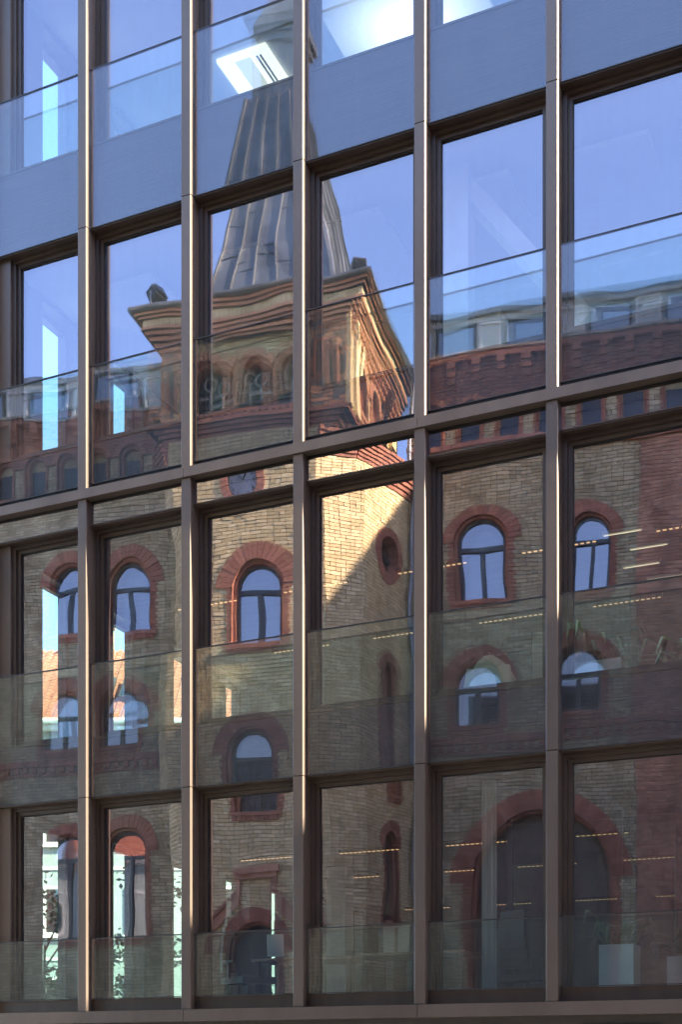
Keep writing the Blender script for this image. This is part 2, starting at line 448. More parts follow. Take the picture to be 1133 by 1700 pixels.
# left end wall with its windows, floor by floor
SWB = 1.587
side_y = [0.87 + SWB * k for k in range(0, 9)]
def side_wall_piece(y0, y1, z0, z1):
    m = MB(); m.box(XL - .06, XL + .28, y0, y1, z0, z1); off(m.build('end_wall', M['bronze_dark']))
def solid(o): return o
levels = [(0.80, 3.10), (3.85, 6.27), (7.32, 9.73), (10.79, 13.2)]
SWW = 0.78
for (s, h) in levels:
    prev = 0.225
    for y in side_y:
        side_wall_piece(prev, y, Z(s), Z(h))
        m = frame_mb(0, 1, 0, 1, .0, 0, 0) if False else MB()
        yy0, yy1 = y, y + SWW
        for (a, b, c, d) in ((yy0, yy0 + .05, s, h), (yy1 - .05, yy1, s, h), (yy0 + .05, yy1 - .05, s, s + .05), (yy0 + .05, yy1 - .05, h - .05, h)):
            m.box(XL + .02, XL + .10, a, b, Z(c), Z(d))
        sw = off(m.build('end_window', M['bronze_dark']))
        m = MB(); m.box(XL + .05, XL + .07, yy0 + .05, yy1 - .05, Z(s + .05), Z(h - .05))
        m.build('pane', M['side_glass'], sw)
        prev = y + SWW
    side_wall_piece(prev, YB, Z(s), Z(h))
for (z0, z1) in ((-1.7, .80), (3.10, 3.85), (6.27, 7.32), (9.73, 10.79), (13.2, 13.6)):
    m = MB(); m.box(XL - .06, XL + .28, .225, YB, Z(z0), Z(z1)); off(m.build('end_wall', M['bronze_dark']))
# slabs, ceilings, rear wall
for i, (fz, cz) in enumerate(((.55, 3.16), (3.5, 6.33), (7.0, 9.79), (10.5, 13.27))):
    m = MB(); m.box(XL + .28, XR, .225, YB, Z(fz) - .12, Z(fz)); off(m.build('floor_slab', M['floor_in']))
    m = MB(); m.box(XL + .28, XR, .225, YB, Z(cz), Z(cz) + .08); off(m.build('ceiling', M['ceiling'] if i > 1 else M['ceiling_dark']))
    # rear wall with window openings that let daylight in from behind
    prev = XL + .28
    x = XL + 1.0
    while i > 1 and x + 1.1 < XR:
        m = MB(); m.box(prev, x, YB - .25, YB, Z(fz), Z(cz)); off(m.build('rear_wall', M['wall_in'] if i > 1 else M['dark_in']))
        m = MB(); m.box(x, x + 1.1, YB - .14, YB - .12, Z(fz) + .8, Z(cz) - .1); off(m.build('rear_pane', M['side_glass']))
        m = MB(); m.box(x, x + 1.1, YB - .25, YB, Z(fz), Z(fz) + .8); m.box(x, x + 1.1, YB - .25, YB, Z(cz) - .1, Z(cz)); off(m.build('rear_wall', M['dark_in']))
        prev = x + 1.1; x += 2.8
    m = MB(); m.box(prev, XR, YB - .25, YB, Z(fz), Z(cz)); off(m.build('rear_wall', M['dark_in']))
    m = MB(); m.box(XR, XR + .25, .1, YB, Z(fz) - .3, Z(cz) + .5); off(m.build('party_wall', M['wall_in']))
m = MB(); m.box(XL - .06, XR + .25, .03, YB, Z(13.6), Z(13.95)); off(m.build('roof', M['shadow_gap']))
m = MB(); m.box(XL - .06, XR + .25, -.1, .02, Z(13.6), Z(13.9)); off(m.build('roof_edge', M['bronze']))
m = MB(); m.box(XL, XR, .03, .22, Z(13.26), Z(13.6)); off(m.build('head_panel', M['spandrel']))

# acoustic panels hung under the white ceilings
for cz in (9.79, 13.27):
    for ix in range(6):
        for iy in range(3):
            if cz > 13 and iy == 0: continue
            x = -9.2 + ix * 1.5; y = 1.3 + iy * 2.1
            m = MB(); m.box(x - .5, x + .5, y - .45, y + .45, Z(cz) - .16, Z(cz) - .11); m.box(x - .02, x + .02, y - .02, y + .02, Z(cz) - .11, Z(cz)); off(m.build('acoustic_panel', M['wall_in']))

# columns inside
for (cx_, cy_, i) in ((-5.2, 3.4, 2), (-8.2, 6.0, 3), (-5.2, 6.0, 1), (-8.6, 6.2, 0), (-3.2, 6.2, 0)):
    fz, cz = ((.55, 3.16), (3.5, 6.33), (7.0, 9.79), (10.5, 13.27))[i]
    m = MB(); m.box(cx_ - .16, cx_ + .16, cy_ - .16, cy_ + .16, Z(fz), Z(cz)); off(m.build('column', M['wall_in']))

# ================================================================ BRICK BUILDING ACROSS THE COURT
TH = R(9)
TP = Vector((-14.306, -13.561, 0))
BRL, BRH, JNT = 0.255, 0.088, 0.015

def wallframe(P, Q):
    P, Q = Vector((*P, 0)), Vector((*Q, 0))
    d = (Q - P); L = d.length; d.normalize(); nrm = Vector((-d.y, d.x, 0))
    ang = math.atan2(d.y, d.x)
    def fn(u, v, z): return P + d * u + nrm * v + Vector((0, 0, z))
    return fn, L, ang

def hole_iv(hs, z):
    out = []
    for hh in hs:
        if hh[0] == 'arch':
            _, cu, hw, z0, sp = hh
            if z0 <= z <= sp: out.append((cu - hw, cu + hw))
            elif sp < z < sp + hw:
                q = math.sqrt(hw * hw - (z - sp) ** 2); out.append((cu - q, cu + q))
        elif hh[0] == 'circ':
            _, cu, cz, r = hh
            if abs(z - cz) < r:
                q = math.sqrt(r * r - (z - cz) ** 2); out.append((cu - q, cu + q))
        else:
            _, u0, u1, z0, z1 = hh
            if z0 <= z <= z1: out.append((u0, u1))
    return sorted(out)

BRICK_ME = {}
def brick_wall(root, P, Q, z0, z1, holes=(), mat='yellow_brick', pick=None, seed=1, limit=300, joint='mortar'):
    """courses of single bricks standing proud of recessed mortar; openings are left free.
    pick(u, z) chooses whole bricks that become objects of their own"""
    r = random.Random(seed)
    fn, L, ang = wallframe(P, Q)
    mort, br = MB(), MB()
    nc = int(round((z1 - z0) / BRH))
    H = (z1 - z0) / nc
    picked = 0
    for j in range(nc):
        za, zb = z0 + j * H, z0 + (j + 1) * H
        iv = hole_iv(holes, (za + zb) / 2)
        segs, cur = [], 0.0
        for a, b in iv:
            if a > cur: segs.append((cur, min(a, L)))
            cur = max(cur, b)
        if cur < L: segs.append((cur, L))
        for a, b in segs:
            if b - a < .02: continue
            mort.box(a, b, -.30, -.016, za, zb, fn=fn, skip=('-y',))
            u = a - (0.0 if j % 2 == 0 else BRL * .5)
            while u < b:
                w = BRL if r.random() < .78 else BRL * .5
                ua, ub = max(u, a) + JNT / 2, min(u + w, b) - JNT / 2
                full = (u >= a and u + w <= b and w == BRL)
                u += w
                if ub - ua < .03: continue
                pr = r.gauss(0, .003)
                if full and pick and picked < limit and pick(u, za):
                    key = (mat, round(H, 4))
                    if key not in BRICK_ME:
                        q = MB(); q.box(-(BRL - JNT) / 2, (BRL - JNT) / 2, -.03, 0.0, -(H - JNT) / 2, (H - JNT) / 2)
                        BRICK_ME[key] = q.mesh('brick', M[mat])
                    p = fn((ua + ub) / 2, pr, (za + zb) / 2)
                    link('brick', BRICK_ME[key], root, p, (0, 0, ang + r.gauss(0, .006)))
                    picked += 1
                else:
                    br.box(ua, ub, -.018, pr, za + JNT / 2, zb - JNT / 2, fn=fn, skip=('-y',))
    o = mort.build('mortar_wall', M[joint], root)
    stuff(br.build('brickwork', M[mat], root))
    return o

def arch_pts(cu, rr, sp, n=20, a0=0.0, a1=math.pi):
    return [(cu + rr * math.cos(a0 + (a1 - a0) * k / n), sp + rr * math.sin(a0 + (a1 - a0) * k / n)) for k in range(n + 1)]

def strip_between(m, A, B, fnA, fnB):
    for i in range(len(A) - 1):
        m.poly([fnA(*A[i]), fnA(*A[i + 1]), fnB(*B[i + 1]), fnB(*B[i])])

VOU = {}
def arched_window(root, P, Q, cu, spring, sill, ri=.58, ro=.90, depth=.28, style='casement', jamb=.14, mat='red_brick', nv=19, proud=.02, full=False, sillpiece=True):
    """brick arch of single wedges, rebated reveal, timber frame and panes"""
    fn, L, ang = wallframe(P, Q)
    m = MB()
    prof = [(cu + ri, sill)] + arch_pts(cu, ri, spring, 22) + [(cu - ri, sill)]
    strip_between(m, prof, prof, lambda u, z: fn(u, proud - .002, z), lambda u, z: fn(u, -depth, z))
    # inner order of the arch, one step back
    r2 = ri - .07
    prof2 = [(cu + r2, sill)] + arch_pts(cu, r2, spring, 22) + [(cu - r2, sill)]
    strip_between(m, prof, prof2, lambda u, z: fn(u, -.10, z), lambda u, z: fn(u, -.10, z))
    strip_between(m, prof2, prof2, lambda u, z: fn(u, -.10, z), lambda u, z: fn(u, -depth, z))
    win = m.build('arched_window', M[mat], root)
    # wedges of the arch
    key = (ri, ro, nv, mat, proud)
    if key not in VOU:
        q = MB(); da = math.pi / nv * .46
        pts = []
        for (rr, a) in ((ri, -da), (ri, da), (ro, da), (ro, -da)):
            pts.append((rr * math.sin(a), rr * math.cos(a)))
        q.prism([pts[0], pts[1], pts[2], pts[3]], -.05, proud)
        VOU[key] = q.mesh('voussoir', M[mat])
    for k in range(nv):
        a = math.pi * (k + .5) / nv
        t = fn(cu, rnd.gauss(0, .002), spring)
        link('voussoir', VOU[key], win, t, (0, math.pi / 2 - a, ang))
    bk = MB()                                 # bedding behind the wedges
    A = arch_pts(cu, ri, spring, 24); B = arch_pts(cu, ro, spring, 24)
    strip_between(bk, A, B, lambda u, z: fn(u, .006, z), lambda u, z: fn(u, .006, z))
    bk.build('arch_bedding', M['mortar'], win)
    # jamb bricks either side
    jb = MB(); zz = sill; i = 0
    while zz < spring - .02:
        zt = min(zz + BRH, spring)
        w = jamb if i % 2 == 0 else jamb * .72
        jb.box(cu - ri - w, cu - ri, -.05, proud - .006, zz + .005, zt - .005, fn=fn)
        jb.box(cu + ri, cu + ri + w, -.05, proud - .006, zz + .005, zt - .005, fn=fn)
        zz = zt; i += 1
    jb.build('jamb', M[mat], win)
    if sillpiece:
        sb = MB(); sb.box(cu - ri - .12, cu + ri + .12, -depth, .07, sill - .12, sill - .02, fn=fn)
        n = int((2 * ri + .2) / .13)
        for k in range(n):
            u0 = cu - ri - .1 + k * .13; sb.box(u0 + .006, u0 + .124, -.05, .045, sill - .23, sill - .125, fn=fn)
        sb.build('sill', M[mat], win)
    # timber frame and panes
    if style in ('casement', 'plank'):
        f = MB(); y0, y1 = -depth + .0, -depth + .06
        r3 = r2 + .01; r4 = r2 - .065
        A = arch_pts(cu, r3, spring, 20); B = arch_pts(cu, r4, spring, 20)
        strip_between(f, A, B, lambda u, z: fn(u, y1, z), lambda u, z: fn(u, y1, z))
        strip_between(f, B, B, lambda u, z: fn(u, y1, z), lambda u, z: fn(u, y0, z))
        f.box(cu - r3, cu - r4, y0, y1, sill, spring, fn=fn); f.box(cu + r4, cu + r3, y0, y1, sill, spring, fn=fn)
        f.box(cu - r4, cu + r4, y0, y1, sill, sill + .07, fn=fn)
        tz = spring - .12
        f.box(cu - r4, cu + r4, y0, y1 + .02, tz - .05, tz + .05, fn=fn)
        f.box(cu - .055, cu + .055, y0, y1 + .015, sill + .07, tz - .05, fn=fn)
        f.build('window_frame', M['win_dark'], win)
        py = -depth + .02
        if style == 'casement':
            for (ua, ub) in ((cu - r4, cu - .055), (cu + .055, cu + r4)):
                q = MB(); e = rnd.gauss(0, .006)
                q.poly([fn(ua, py - e, sill + .07), fn(ub, py + e, sill + .07), fn(ub, py + e, tz - .05), fn(ua, py - e, tz - .05)])
                q.build('pane', M['old_glass'], win)
        else:
            q = MB()
            for k in range(6):
                ua = cu - r4 + k * (2 * r4) / 6
                q.box(ua + .006, ua + 2 * r4 / 6 - .006, py - .02, py + .01, sill + .07, tz - .05, fn=fn)
            q.build('door_boards', M['dark_in'], win)
        q = MB(); q.poly([fn(u, py, z) for u, z in [(cu + r4, tz + .05)] + arch_pts(cu, r4, spring, 14) + [(cu - r4, tz + .05)]])
        q.build('pane', M['old_glass'], win)
        # room behind
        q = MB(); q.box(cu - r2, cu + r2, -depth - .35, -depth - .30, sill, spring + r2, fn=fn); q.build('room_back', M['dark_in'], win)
    else:
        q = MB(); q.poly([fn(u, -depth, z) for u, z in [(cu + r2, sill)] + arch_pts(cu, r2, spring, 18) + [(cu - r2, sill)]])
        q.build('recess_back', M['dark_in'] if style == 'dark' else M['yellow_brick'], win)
    return win

def course(root, name, P, Q, z0, z1, v0, v1, mat, cut=None):
    """a moulding or band along a wall; cut splits it into blocks"""
    fn, L, ang = wallframe(P, Q)
    m = MB()
    if not cut: m.box(0, L, v0, v1, z0, z1, fn=fn)
    else:
        n = max(1, int(L / cut)); w = L / n
        for k in range(n): m.box(k * w + .005, (k + 1) * w - .005, v0, v1 + rnd.gauss(0, .003), z0, z1, fn=fn)
    return m.build(name, M[mat], root)

# ---------------------------------------------------------------- the tower
tower = empty('brick_tower', TP, -TH)
tag(tower, 'yellow and red brick clock tower with steep grey metal roof, mirrored in the glass', 'tower')
FL, FR = (-1.78, 0), (1.75, 0)
CR, CR2 = (2.55, -.55), (3.28, -3.0)
CLf, CL2 = (-2.2, -.55), (-2.45, -3.0)
cw = .12
u0 = cw - FL[0]
front_holes = [('arch', u0, .66, 11.42, 12.75), ('arch', u0, .66, 7.58, 8.85), ('circ', -FL[0] - .02, 15.02, .40), ('arch', u0, .80, 0, 4.3)]
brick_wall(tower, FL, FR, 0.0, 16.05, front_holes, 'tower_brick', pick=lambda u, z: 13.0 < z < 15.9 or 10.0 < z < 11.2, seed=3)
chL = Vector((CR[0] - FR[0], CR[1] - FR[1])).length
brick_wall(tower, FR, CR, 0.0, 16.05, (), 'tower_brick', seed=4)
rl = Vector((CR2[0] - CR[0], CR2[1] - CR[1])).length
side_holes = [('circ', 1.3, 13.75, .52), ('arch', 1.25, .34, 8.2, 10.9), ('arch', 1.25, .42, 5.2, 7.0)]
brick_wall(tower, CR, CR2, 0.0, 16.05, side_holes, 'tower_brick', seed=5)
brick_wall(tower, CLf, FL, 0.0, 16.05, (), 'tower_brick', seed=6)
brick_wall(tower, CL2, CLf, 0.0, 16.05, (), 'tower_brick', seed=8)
arched_window(tower, FL, FR, u0, 12.75, 11.42, ro=.94)
arched_window(tower, FL, FR, u0, 8.85, 7.58, ro=.94, style='plank')
arched_window(tower, FL, FR, u0, 4.3, 0.05, ri=.72, ro=1.05, style='dark', sillpiece=False)
arched_window(tower, CR, CR2, 1.25, 10.9, 8.25, ri=.26, ro=.50, style='brick', nv=11)
arched_window(tower, CR, CR2, 1.25, 7.0, 5.2, ri=.34, ro=.60, style='dark', nv=13)
# gabled hood over the door
fn, L, ang = wallframe(FL, FR)
m = MB()
m.box(u0 - .62, u0 + .62, 0, .16, 6.14, 6.30, fn=fn); m.box(u0 - .56, u0 + .56, 0, .11, 6.02, 6.14, fn=fn)
for s_ in (-1, 1):
    a, b = sorted((u0 + s_ * .55, u0 + s_ * .40)); m.box(a, b, 0, .08, 5.55, 6.02, fn=fn)
    m.prism([(u0 + s_ * .40, 5.40), (u0 + s_ * .55, 5.62), (u0 + s_ * 1.45, 4.95), (u0 + s_ * 1.45, 4.70)], 0, .09, fn=fn)
    m.prism([(u0 + s_ * .50, 5.62), (u0 + s_ * .55, 5.70), (u0 + s_ * 1.52, 4.98), (u0 + s_ * 1.52, 4.90)], 0, .14, fn=fn)
m.build('door_hood', M['brown_brick'], tower)
# round window on the side
fn2, L2, ang2 = wallframe(CR, CR2)
def round_ring(root, fn, ang, cu, cz, ri, ro, nv, mat, name='ring_brick', proud=.02, par=None):
    key = ('ring', ri, ro, nv, mat)
    if key not in VOU:
        q = MB(); da = math.pi / nv * .92
        q.prism([(ri * math.sin(-da), ri * math.cos(da)), (ri * math.sin(da), ri * math.cos(da)), (ro * math.sin(da), ro * math.cos(da)), (ro * math.sin(-da), ro * math.cos(da))], -.05, proud)
        VOU[key] = q.mesh(name, M[mat])
    for k in range(nv):
        link(name, VOU[key], par or root, fn(cu, rnd.gauss(0, .002), cz), (0, 2 * math.pi * k / nv, ang))
    b = MB(); A = arch_pts(cu, ri, cz, 32, 0, 2 * math.pi); B = arch_pts(cu, ro, cz, 32, 0, 2 * math.pi)
    strip_between(b, A, B, lambda u, z: fn(u, .006, z), lambda u, z: fn(u, .006, z)); b.build('ring_bedding', M['mortar'], par or root)
m = MB(); A = arch_pts(1.3, .42, 13.75, 30, 0, 2 * math.pi)
strip_between(m, A, A, lambda u, z: fn2(u, .01, z), lambda u, z: fn2(u, -.28, z))
rw = m.build('round_window', M['red_brick'], tower)
round_ring(tower, fn2, ang2, 1.3, 13.75, .42, .66, 22, 'red_brick', par=rw)
m = MB(); m.poly([fn2(u, -.24, z) for u, z in A[:-1]]); m.build('pane', M['old_glass'], rw)
m = MB(); m.box(1.27, 1.33, -.24, -.2, 13.33, 14.17, fn=fn2); m.box(.88, 1.27, -.24, -.2, 13.72, 13.78, fn=fn2); m.box(1.33, 1.72, -.24, -.2, 13.72, 13.78, fn=fn2); m.build('window_frame', M['win_dark'], rw)
# clock
cu, cz = -FL[0] - .02, 15.02
m = MB(); A = arch_pts(cu, .33, cz, 40, 0, 2 * math.pi); m.poly([fn(u, -.05, z) for u, z in A[:-1]])
clock = m.build('clock_dial', M['dial'], tower)
m = MB(); B = arch_pts(cu, .355, cz, 40, 0, 2 * math.pi)
strip_between(m, A, B, lambda u, z: fn(u, .0, z), lambda u, z: fn(u, .0, z)); strip_between(m, A, A, lambda u, z: fn(u, .0, z), lambda u, z: fn(u, -.06, z))
m.build('dial_rim', M['black'], clock)
round_ring(tower, fn, ang, cu, cz, .355, .53, 26, 'red_brick', par=clock)
m = MB()
m.bar(fn(cu, -.03, cz), fn(cu + .10, -.03, cz + .17), .02, .03, up=(0, 1, 0)); m.bar(fn(cu, -.03, cz), fn(cu - .2, -.03, cz + .2), .016, .025, up=(0, 1, 0))
m.build('clock_hands', M['black'], clock)
for hnum in range(1, 13):
    a = math.pi / 2 + hnum * math.pi / 6     # read from the front the numerals run clockwise
    cv = bpy.data.curves.new('numeral', 'FONT'); cv.body = str(hnum); cv.size = .10; cv.align_x = 'CENTER'; cv.align_y = 'CENTER'; cv.extrude = .003
    tmp = bpy.data.objects.new('tmp', cv); COL.objects.link(tmp)
    me = bpy.data.meshes.new_from_object(tmp.evaluated_get(bpy.context.evaluated_depsgraph_get()))
    bpy.data.objects.remove(tmp)
    me.materials.clear(); me.materials.append(M['black']); me.name = 'numeral'
    link('numeral', me, clock, fn(cu + .265 * math.cos(a), -.045, cz + .265 * math.sin(a)), (math.pi / 2, 0, math.pi))
# string course under the belfry: corbelled bands widening to the upper stage
UL, UR, UB = -2.2, 2.46, -4.8               # upper stage outline (front at .15)
def ring_band(name, z0, z1, l, r, f_, b, mat, cut=None, par=None):
    """band around the upper stage as four lengths of blocks"""
    m = MB()
    def run(p, q):
        fnn, LL, aa = wallframe(p, q)
        n = max(1, int(LL / cut)) if cut else 1
        w = LL / n; e = .005 if cut else 0
        for k in range(n): m.box(k * w + e, (k + 1) * w - e, -.35, rnd.gauss(0, .003) if cut else 0, z0, z1, fn=fnn)
    run((l, f_), (r, f_)); run((r, f_), (r, b)); run((l, b), (l, f_))
    m.box(l + .02, r - .02, b, f_ - .03, z0, z1)
    return m.build(name, M[mat], par or tower)
for i, (za, zb) in enumerate(((16.05, 16.13), (16.14, 16.22), (16.23, 16.31))):
    e = .28 - .09 * i
    ring_band('string_course', za, zb, UL + e, UR - e + .1 * 0, -.02 + .05 * i, UB, 'red_brick', .25)
# stepped corbels below the string course on the tower corners
for (P, Q) in ((FR, CR), (CR, CR2), (CLf, FL)):
    for i in range(6):
        course(tower, 'corbel_course', P, Q, 16.04 - .1 * (i + 1), 16.04 - .1 * i - .012, -.02, .20 - .035 * i, 'red_brick', .13 if i % 2 else .25)
ring_band('string_course', 16.31, 16.40, UL - .04, UR + .04, .16, UB, 'red_brick', .25)
# dog tooth row: bricks set on edge
fnU, LU, aU = wallframe((UL, .05), (UR, .05))
q = MB(); s2 = .075
q.prism([(0, -s2), (s2, 0), (0, s2), (-s2, 0)], -.1, .06)
dm = q.mesh('dentil', M['red_brick'])
n = int((LU - 1.4) / .17)
for k in range(n): link('dentil', dm, tower, fnU(.75 + k * .17, 0, 16.49), (0, 0, aU))
m = MB(); m.box(UL + .62, UR - .62, -.2, .0, 16.40, 16.60); m.build('band_back', M['red_brick'], tower)
# belfry: recessed front with three arched openings between corner piers
bz0, bz1 = 16.60, 18.30
PW = .80
fnB, LB, aB = wallframe((UL + PW, -.08), (UR - PW, -.08))
bw = LB / 3
bh = [('arch', bw * (k + .5), .50, 16.62, 17.45) for k in range(3)]
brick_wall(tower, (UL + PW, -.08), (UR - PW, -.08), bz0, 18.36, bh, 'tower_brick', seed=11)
for k in range(3):
    w_ = arched_window(tower, (UL + PW, -.08), (UR - PW, -.08), bw * (k + .5), 17.45, 16.62, ri=.42, ro=.60, depth=.42, style='dark', jamb=.1, nv=13, proud=.05, sillpiece=False, mat='tan_brick')
    m = MB()     # tracery: mullion, two small lights and a roundel
    c_ = bw * (k + .5)
    m.box(c_ - .03, c_ + .03, -.32, -.26, 16.62, 17.3, fn=fnB); m.box(c_ - .3, c_ - .03, -.32, -.26, 17.1, 17.15, fn=fnB); m.box(c_ + .03, c_ + .3, -.32, -.26, 17.1, 17.15, fn=fnB)
    A = arch_pts(c_, .13, 17.46, 20, 0, 2 * math.pi); B = arch_pts(c_, .17, 17.46, 20, 0, 2 * math.pi)
    strip_between(m, A, B, lambda u, z: fnB(u, -.25, z), lambda u, z: fnB(u, -.25, z)); strip_between(m, B, B, lambda u, z: fnB(u, -.25, z), lambda u, z: fnB(u, -.32, z))
    m.build('tracery', M['stone'], w_)
# louvre boards in the openings
for k in range(3):
    m = MB()
    for j in range(6): m.box(bw * (k + .5) - .34, bw * (k + .5) + .34, -.40, -.34, 16.66 + j * .13, 16.72 + j * .13, fn=fnB)
    m.build('louvre', M['win_dark'], tower)
# corner piers with narrow slots
for (pl, pr, hs) in ((UL, UL + PW, [('rect', .20, .32, 17.0, 17.75), ('rect', .52, .62, 16.75, 18.0)]), (UR - PW, UR, [('rect', .14, .26, 17.1, 17.85), ('rect', .42, .58, 16.85, 17.8)])):
    brick_wall(tower, (pl, .15), (pr, .15), 16.40, 18.36, hs, 'tan_brick', seed=13)
    m = MB(); m.box(pl + .05, pr - .05, -.3, -.15, 16.4, 18.3); m.build('pier_core', M['red_brick'], tower)
    for (_, a, b, zA, zB) in hs:
        m = MB(); m.box(pl + a - .05, pl + a, .14, .18, zA - .05, zB + .05); m.box(pl + b, pl + b + .05, .14, .18, zA - .05, zB + .05); m.box(pl + a, pl + b, .14, .18, zB, zB + .05)
        m.build('slot_surround', M['red_brick'], tower)
for (P, Q) in (((UL + PW, .15), (UL + PW, -.2)), ((UR - PW, -.2), (UR - PW, .15))):
    brick_wall(tower, P, Q, 16.40, 18.36, (), 'tan_brick', seed=14)
# side of the belfry, with the same arched openings, in full sun
sideL = .15 - UB
fnS, LS, aS = wallframe((UR, .15), (UR, UB))
sh = [('arch', 1.25 + 1.15 * k, .44, 16.75, 17.45) for k in range(3)] + [('rect', .30, .46, 16.9, 17.8)]
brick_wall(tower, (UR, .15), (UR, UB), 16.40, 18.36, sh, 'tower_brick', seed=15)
for k in range(3):
    arched_window(tower, (UR, .15), (UR, UB), 1.25 + 1.15 * k, 17.45, 16.75, ri=.36, ro=.53, depth=.35, style='dark', jamb=.1, nv=13, proud=.05, mat='tan_brick')
for (a, b) in ((0.0, .24), (.52, .78), (4.35, 4.95)):
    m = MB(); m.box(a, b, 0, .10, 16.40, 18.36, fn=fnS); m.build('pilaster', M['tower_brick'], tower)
brick_wall(tower, (UL, UB), (UL, .15), 16.40, 18.36, (), 'red_brick', seed=16)
m = MB(); m.box(UL + .3, UR - .3, UB, -.75, 13, 19); m.build('tower_core', M['mortar'], tower)
# cornice: stepping red courses, yellow frieze, top moulding, metal gutter
zz = 18.30
for i in range(5):
    e = .05 + .065 * i
    ring_band('cornice_course', zz, zz + .075, UL - e, UR + e, .15 + e, UB, 'tan_brick', .13 if i in (1, 3) else .25); zz += .085
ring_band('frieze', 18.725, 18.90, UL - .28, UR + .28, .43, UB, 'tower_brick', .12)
ring_band('cornice_course', 18.905, 18.97, UL - .36, UR + .36, .51, UB, 'tan_brick', .25)
ring_band('cornice_course', 18.975, 19.04, UL - .44, UR + .44, .58, UB, 'tan_brick', .25)
m = MB()
E = .53
m.box(UL - E, UR + E, UB, .66, 19.045, 19.09)
for (p, q) in (((UL - E, .66, 19.1), (UR + E, .66, 19.1)), ((UR + E, .66, 19.1), (UR + E, UB, 19.1)), ((UL - E, UB, 19.1), (UL - E, .66, 19.1))):
    m.cyl(p, q, .05, 8)
m.build('gutter', M['zinc'], tower)
# consoles under the cornice on the sunny side: rows of small blocks
for row in range(3):
    q = MB(); q.box(-.05, .05, 0, .10 + .06 * row, -.06, .06)
    cm = q.mesh('console', M['tan_brick'])
    for k in range(26):
        link('console', cm, tower, fnS(.12 + k * .19, 0, 17.98 + .12 * row), (0, 0, aS))
# roof: steep flared tent of zinc sheets with standing seams
rc = ((UL + UR) / 2, (.15 + UB) / 2)
prof = [(19.08, 1.92), (19.3, 1.70), (19.82, 1.56), (20.3, 1.45), (20.98, 1.28), (22.5, 1.01), (23.26, .90), (24.78, .66)]
hw0, hd0 = 1.0, 1.15
def rpt(s_, t, sx, sy):   # corner of the roof outline at level t
    return (rc[0] + sx * hw0 * s_, rc[1] + sy * hd0 * s_, t)
roof = None
for face in range(4):
    m = MB(); seams = MB()
    for i in range(len(prof) - 1):
        (z_a, s_a), (z_b, s_b) = prof[i], prof[i + 1]
        cs = [(-1, 1), (1, 1), (1, -1), (-1, -1)]
        c1, c2 = cs[face], cs[(face + 1) % 4]
        a, b = Vector(rpt(s_a, z_a, *c1)), Vector(rpt(s_a, z_a, *c2))
        c, d = Vector(rpt(s_b, z_b, *c2)), Vector(rpt(s_b, z_b, *c1))
        n_ = 5
        for k in range(n_):      # each sheet is a tray of its own, a little out of true
            wv = (b - a).cross(d - a).normalized() * rnd.uniform(-.02, .02)
            m.poly([a.lerp(b, k / n_), a.lerp(b, (k + 1) / n_) + wv, d.lerp(c, (k + 1) / n_) + wv, d.lerp(c, k / n_)])
        out = (b - a).cross(d - a).normalized()
        if out.z < 0: out = -out
        for k in range(n_ + 1):
            t_ = k / n_
            p, q = a.lerp(b, t_), d.lerp(c, t_)
            seams.bar(p + out * .03, q + out * .03, .03, .07, up=out)
            if k < n_ and i >= 3:
                t2 = (k + 1) / n_; f_ = .25 + .5 * ((k * 7 + i * 3 + face) % 5) / 4
                seams.bar(p.lerp(q, f_) + out * .006, a.lerp(b, t2).lerp(d.lerp(c, t2), f_) + out * .006, .03, .014, up=out)
    o = m.build('roof_slope', M['zinc'], tower)
    seams.build('standing_seam', M['zinc'], o)
m = MB()   # snow hooks near the eaves
for k in range(7):
    t_ = (k + .5) / 7
    for (p, q) in ((rpt(1.64, 19.5, -1, 1), rpt(1.64, 19.5, 1, 1)), (rpt(1.64, 19.5, 1, 1), rpt(1.64, 19.5, 1, -1))):
        c_ = Vector(p).lerp(Vector(q), t_); m.obox(c_ + Vector((0, 0, .06)), (.05, .03, 0), (-.02, .03, 0), (0, 0, .06))
m.build('snow_guard', M['stone'], tower)
# lantern on top of the roof
m = MB(); lw, ld = .52, .60
m.box(rc[0] - lw, rc[0] + lw, rc[1] - ld, rc[1] + ld, 24.55, 26.7)
for k in range(5):
    x_ = rc[0] - lw + 2 * lw * k / 4; m.box(x_ - .03, x_ + .03, rc[1] - ld - .04, rc[1] + ld + .04, 24.7, 26.4)
    y_ = rc[1] - ld + 2 * ld * k / 4; m.box(rc[0] - lw - .04, rc[0] + lw + .04, y_ - .03, y_ + .03, 24.7, 26.4)
m.box(rc[0] - lw - .10, rc[0] + lw + .10, rc[1] - ld - .10, rc[1] + ld + .10, 24.5, 24.66)
lan = m.build('lantern', M['zinc'], tower)
m = MB(); m.box(rc[0] - lw - .12, rc[0] + lw + .12, rc[1] - ld - .12, rc[1] + ld + .12, 26.45, 26.62); m.box(rc[0] - lw - .2, rc[0] + lw + .2, rc[1] - ld - .2, rc[1] + ld + .2, 26.62, 26.85)
A = [(rc[0] + sx * (lw + .2), rc[1] + sy * (ld + .2), 26.85) for sx, sy in ((-1, -1), (1, -1), (1, 1), (-1, 1))]
for i in range(4): m.poly([A[i], A[(i + 1) % 4], (rc[0], rc[1], 28.6)])
m.build('lantern_cap', M['zinc'], lan)
# drainpipe in the corner
m = MB(); p = fn2(L2 - .25, .12, 0); m.cyl(p, p + Vector((0, 0, 18.2)), .055, 10)
for k in range(8): m.cyl(p + Vector((0, 0, 1 + 2.2 * k)), p + Vector((0, 0, 1.12 + 2.2 * k)), .075, 10)
m.build('drainpipe', M['zinc'], tower)

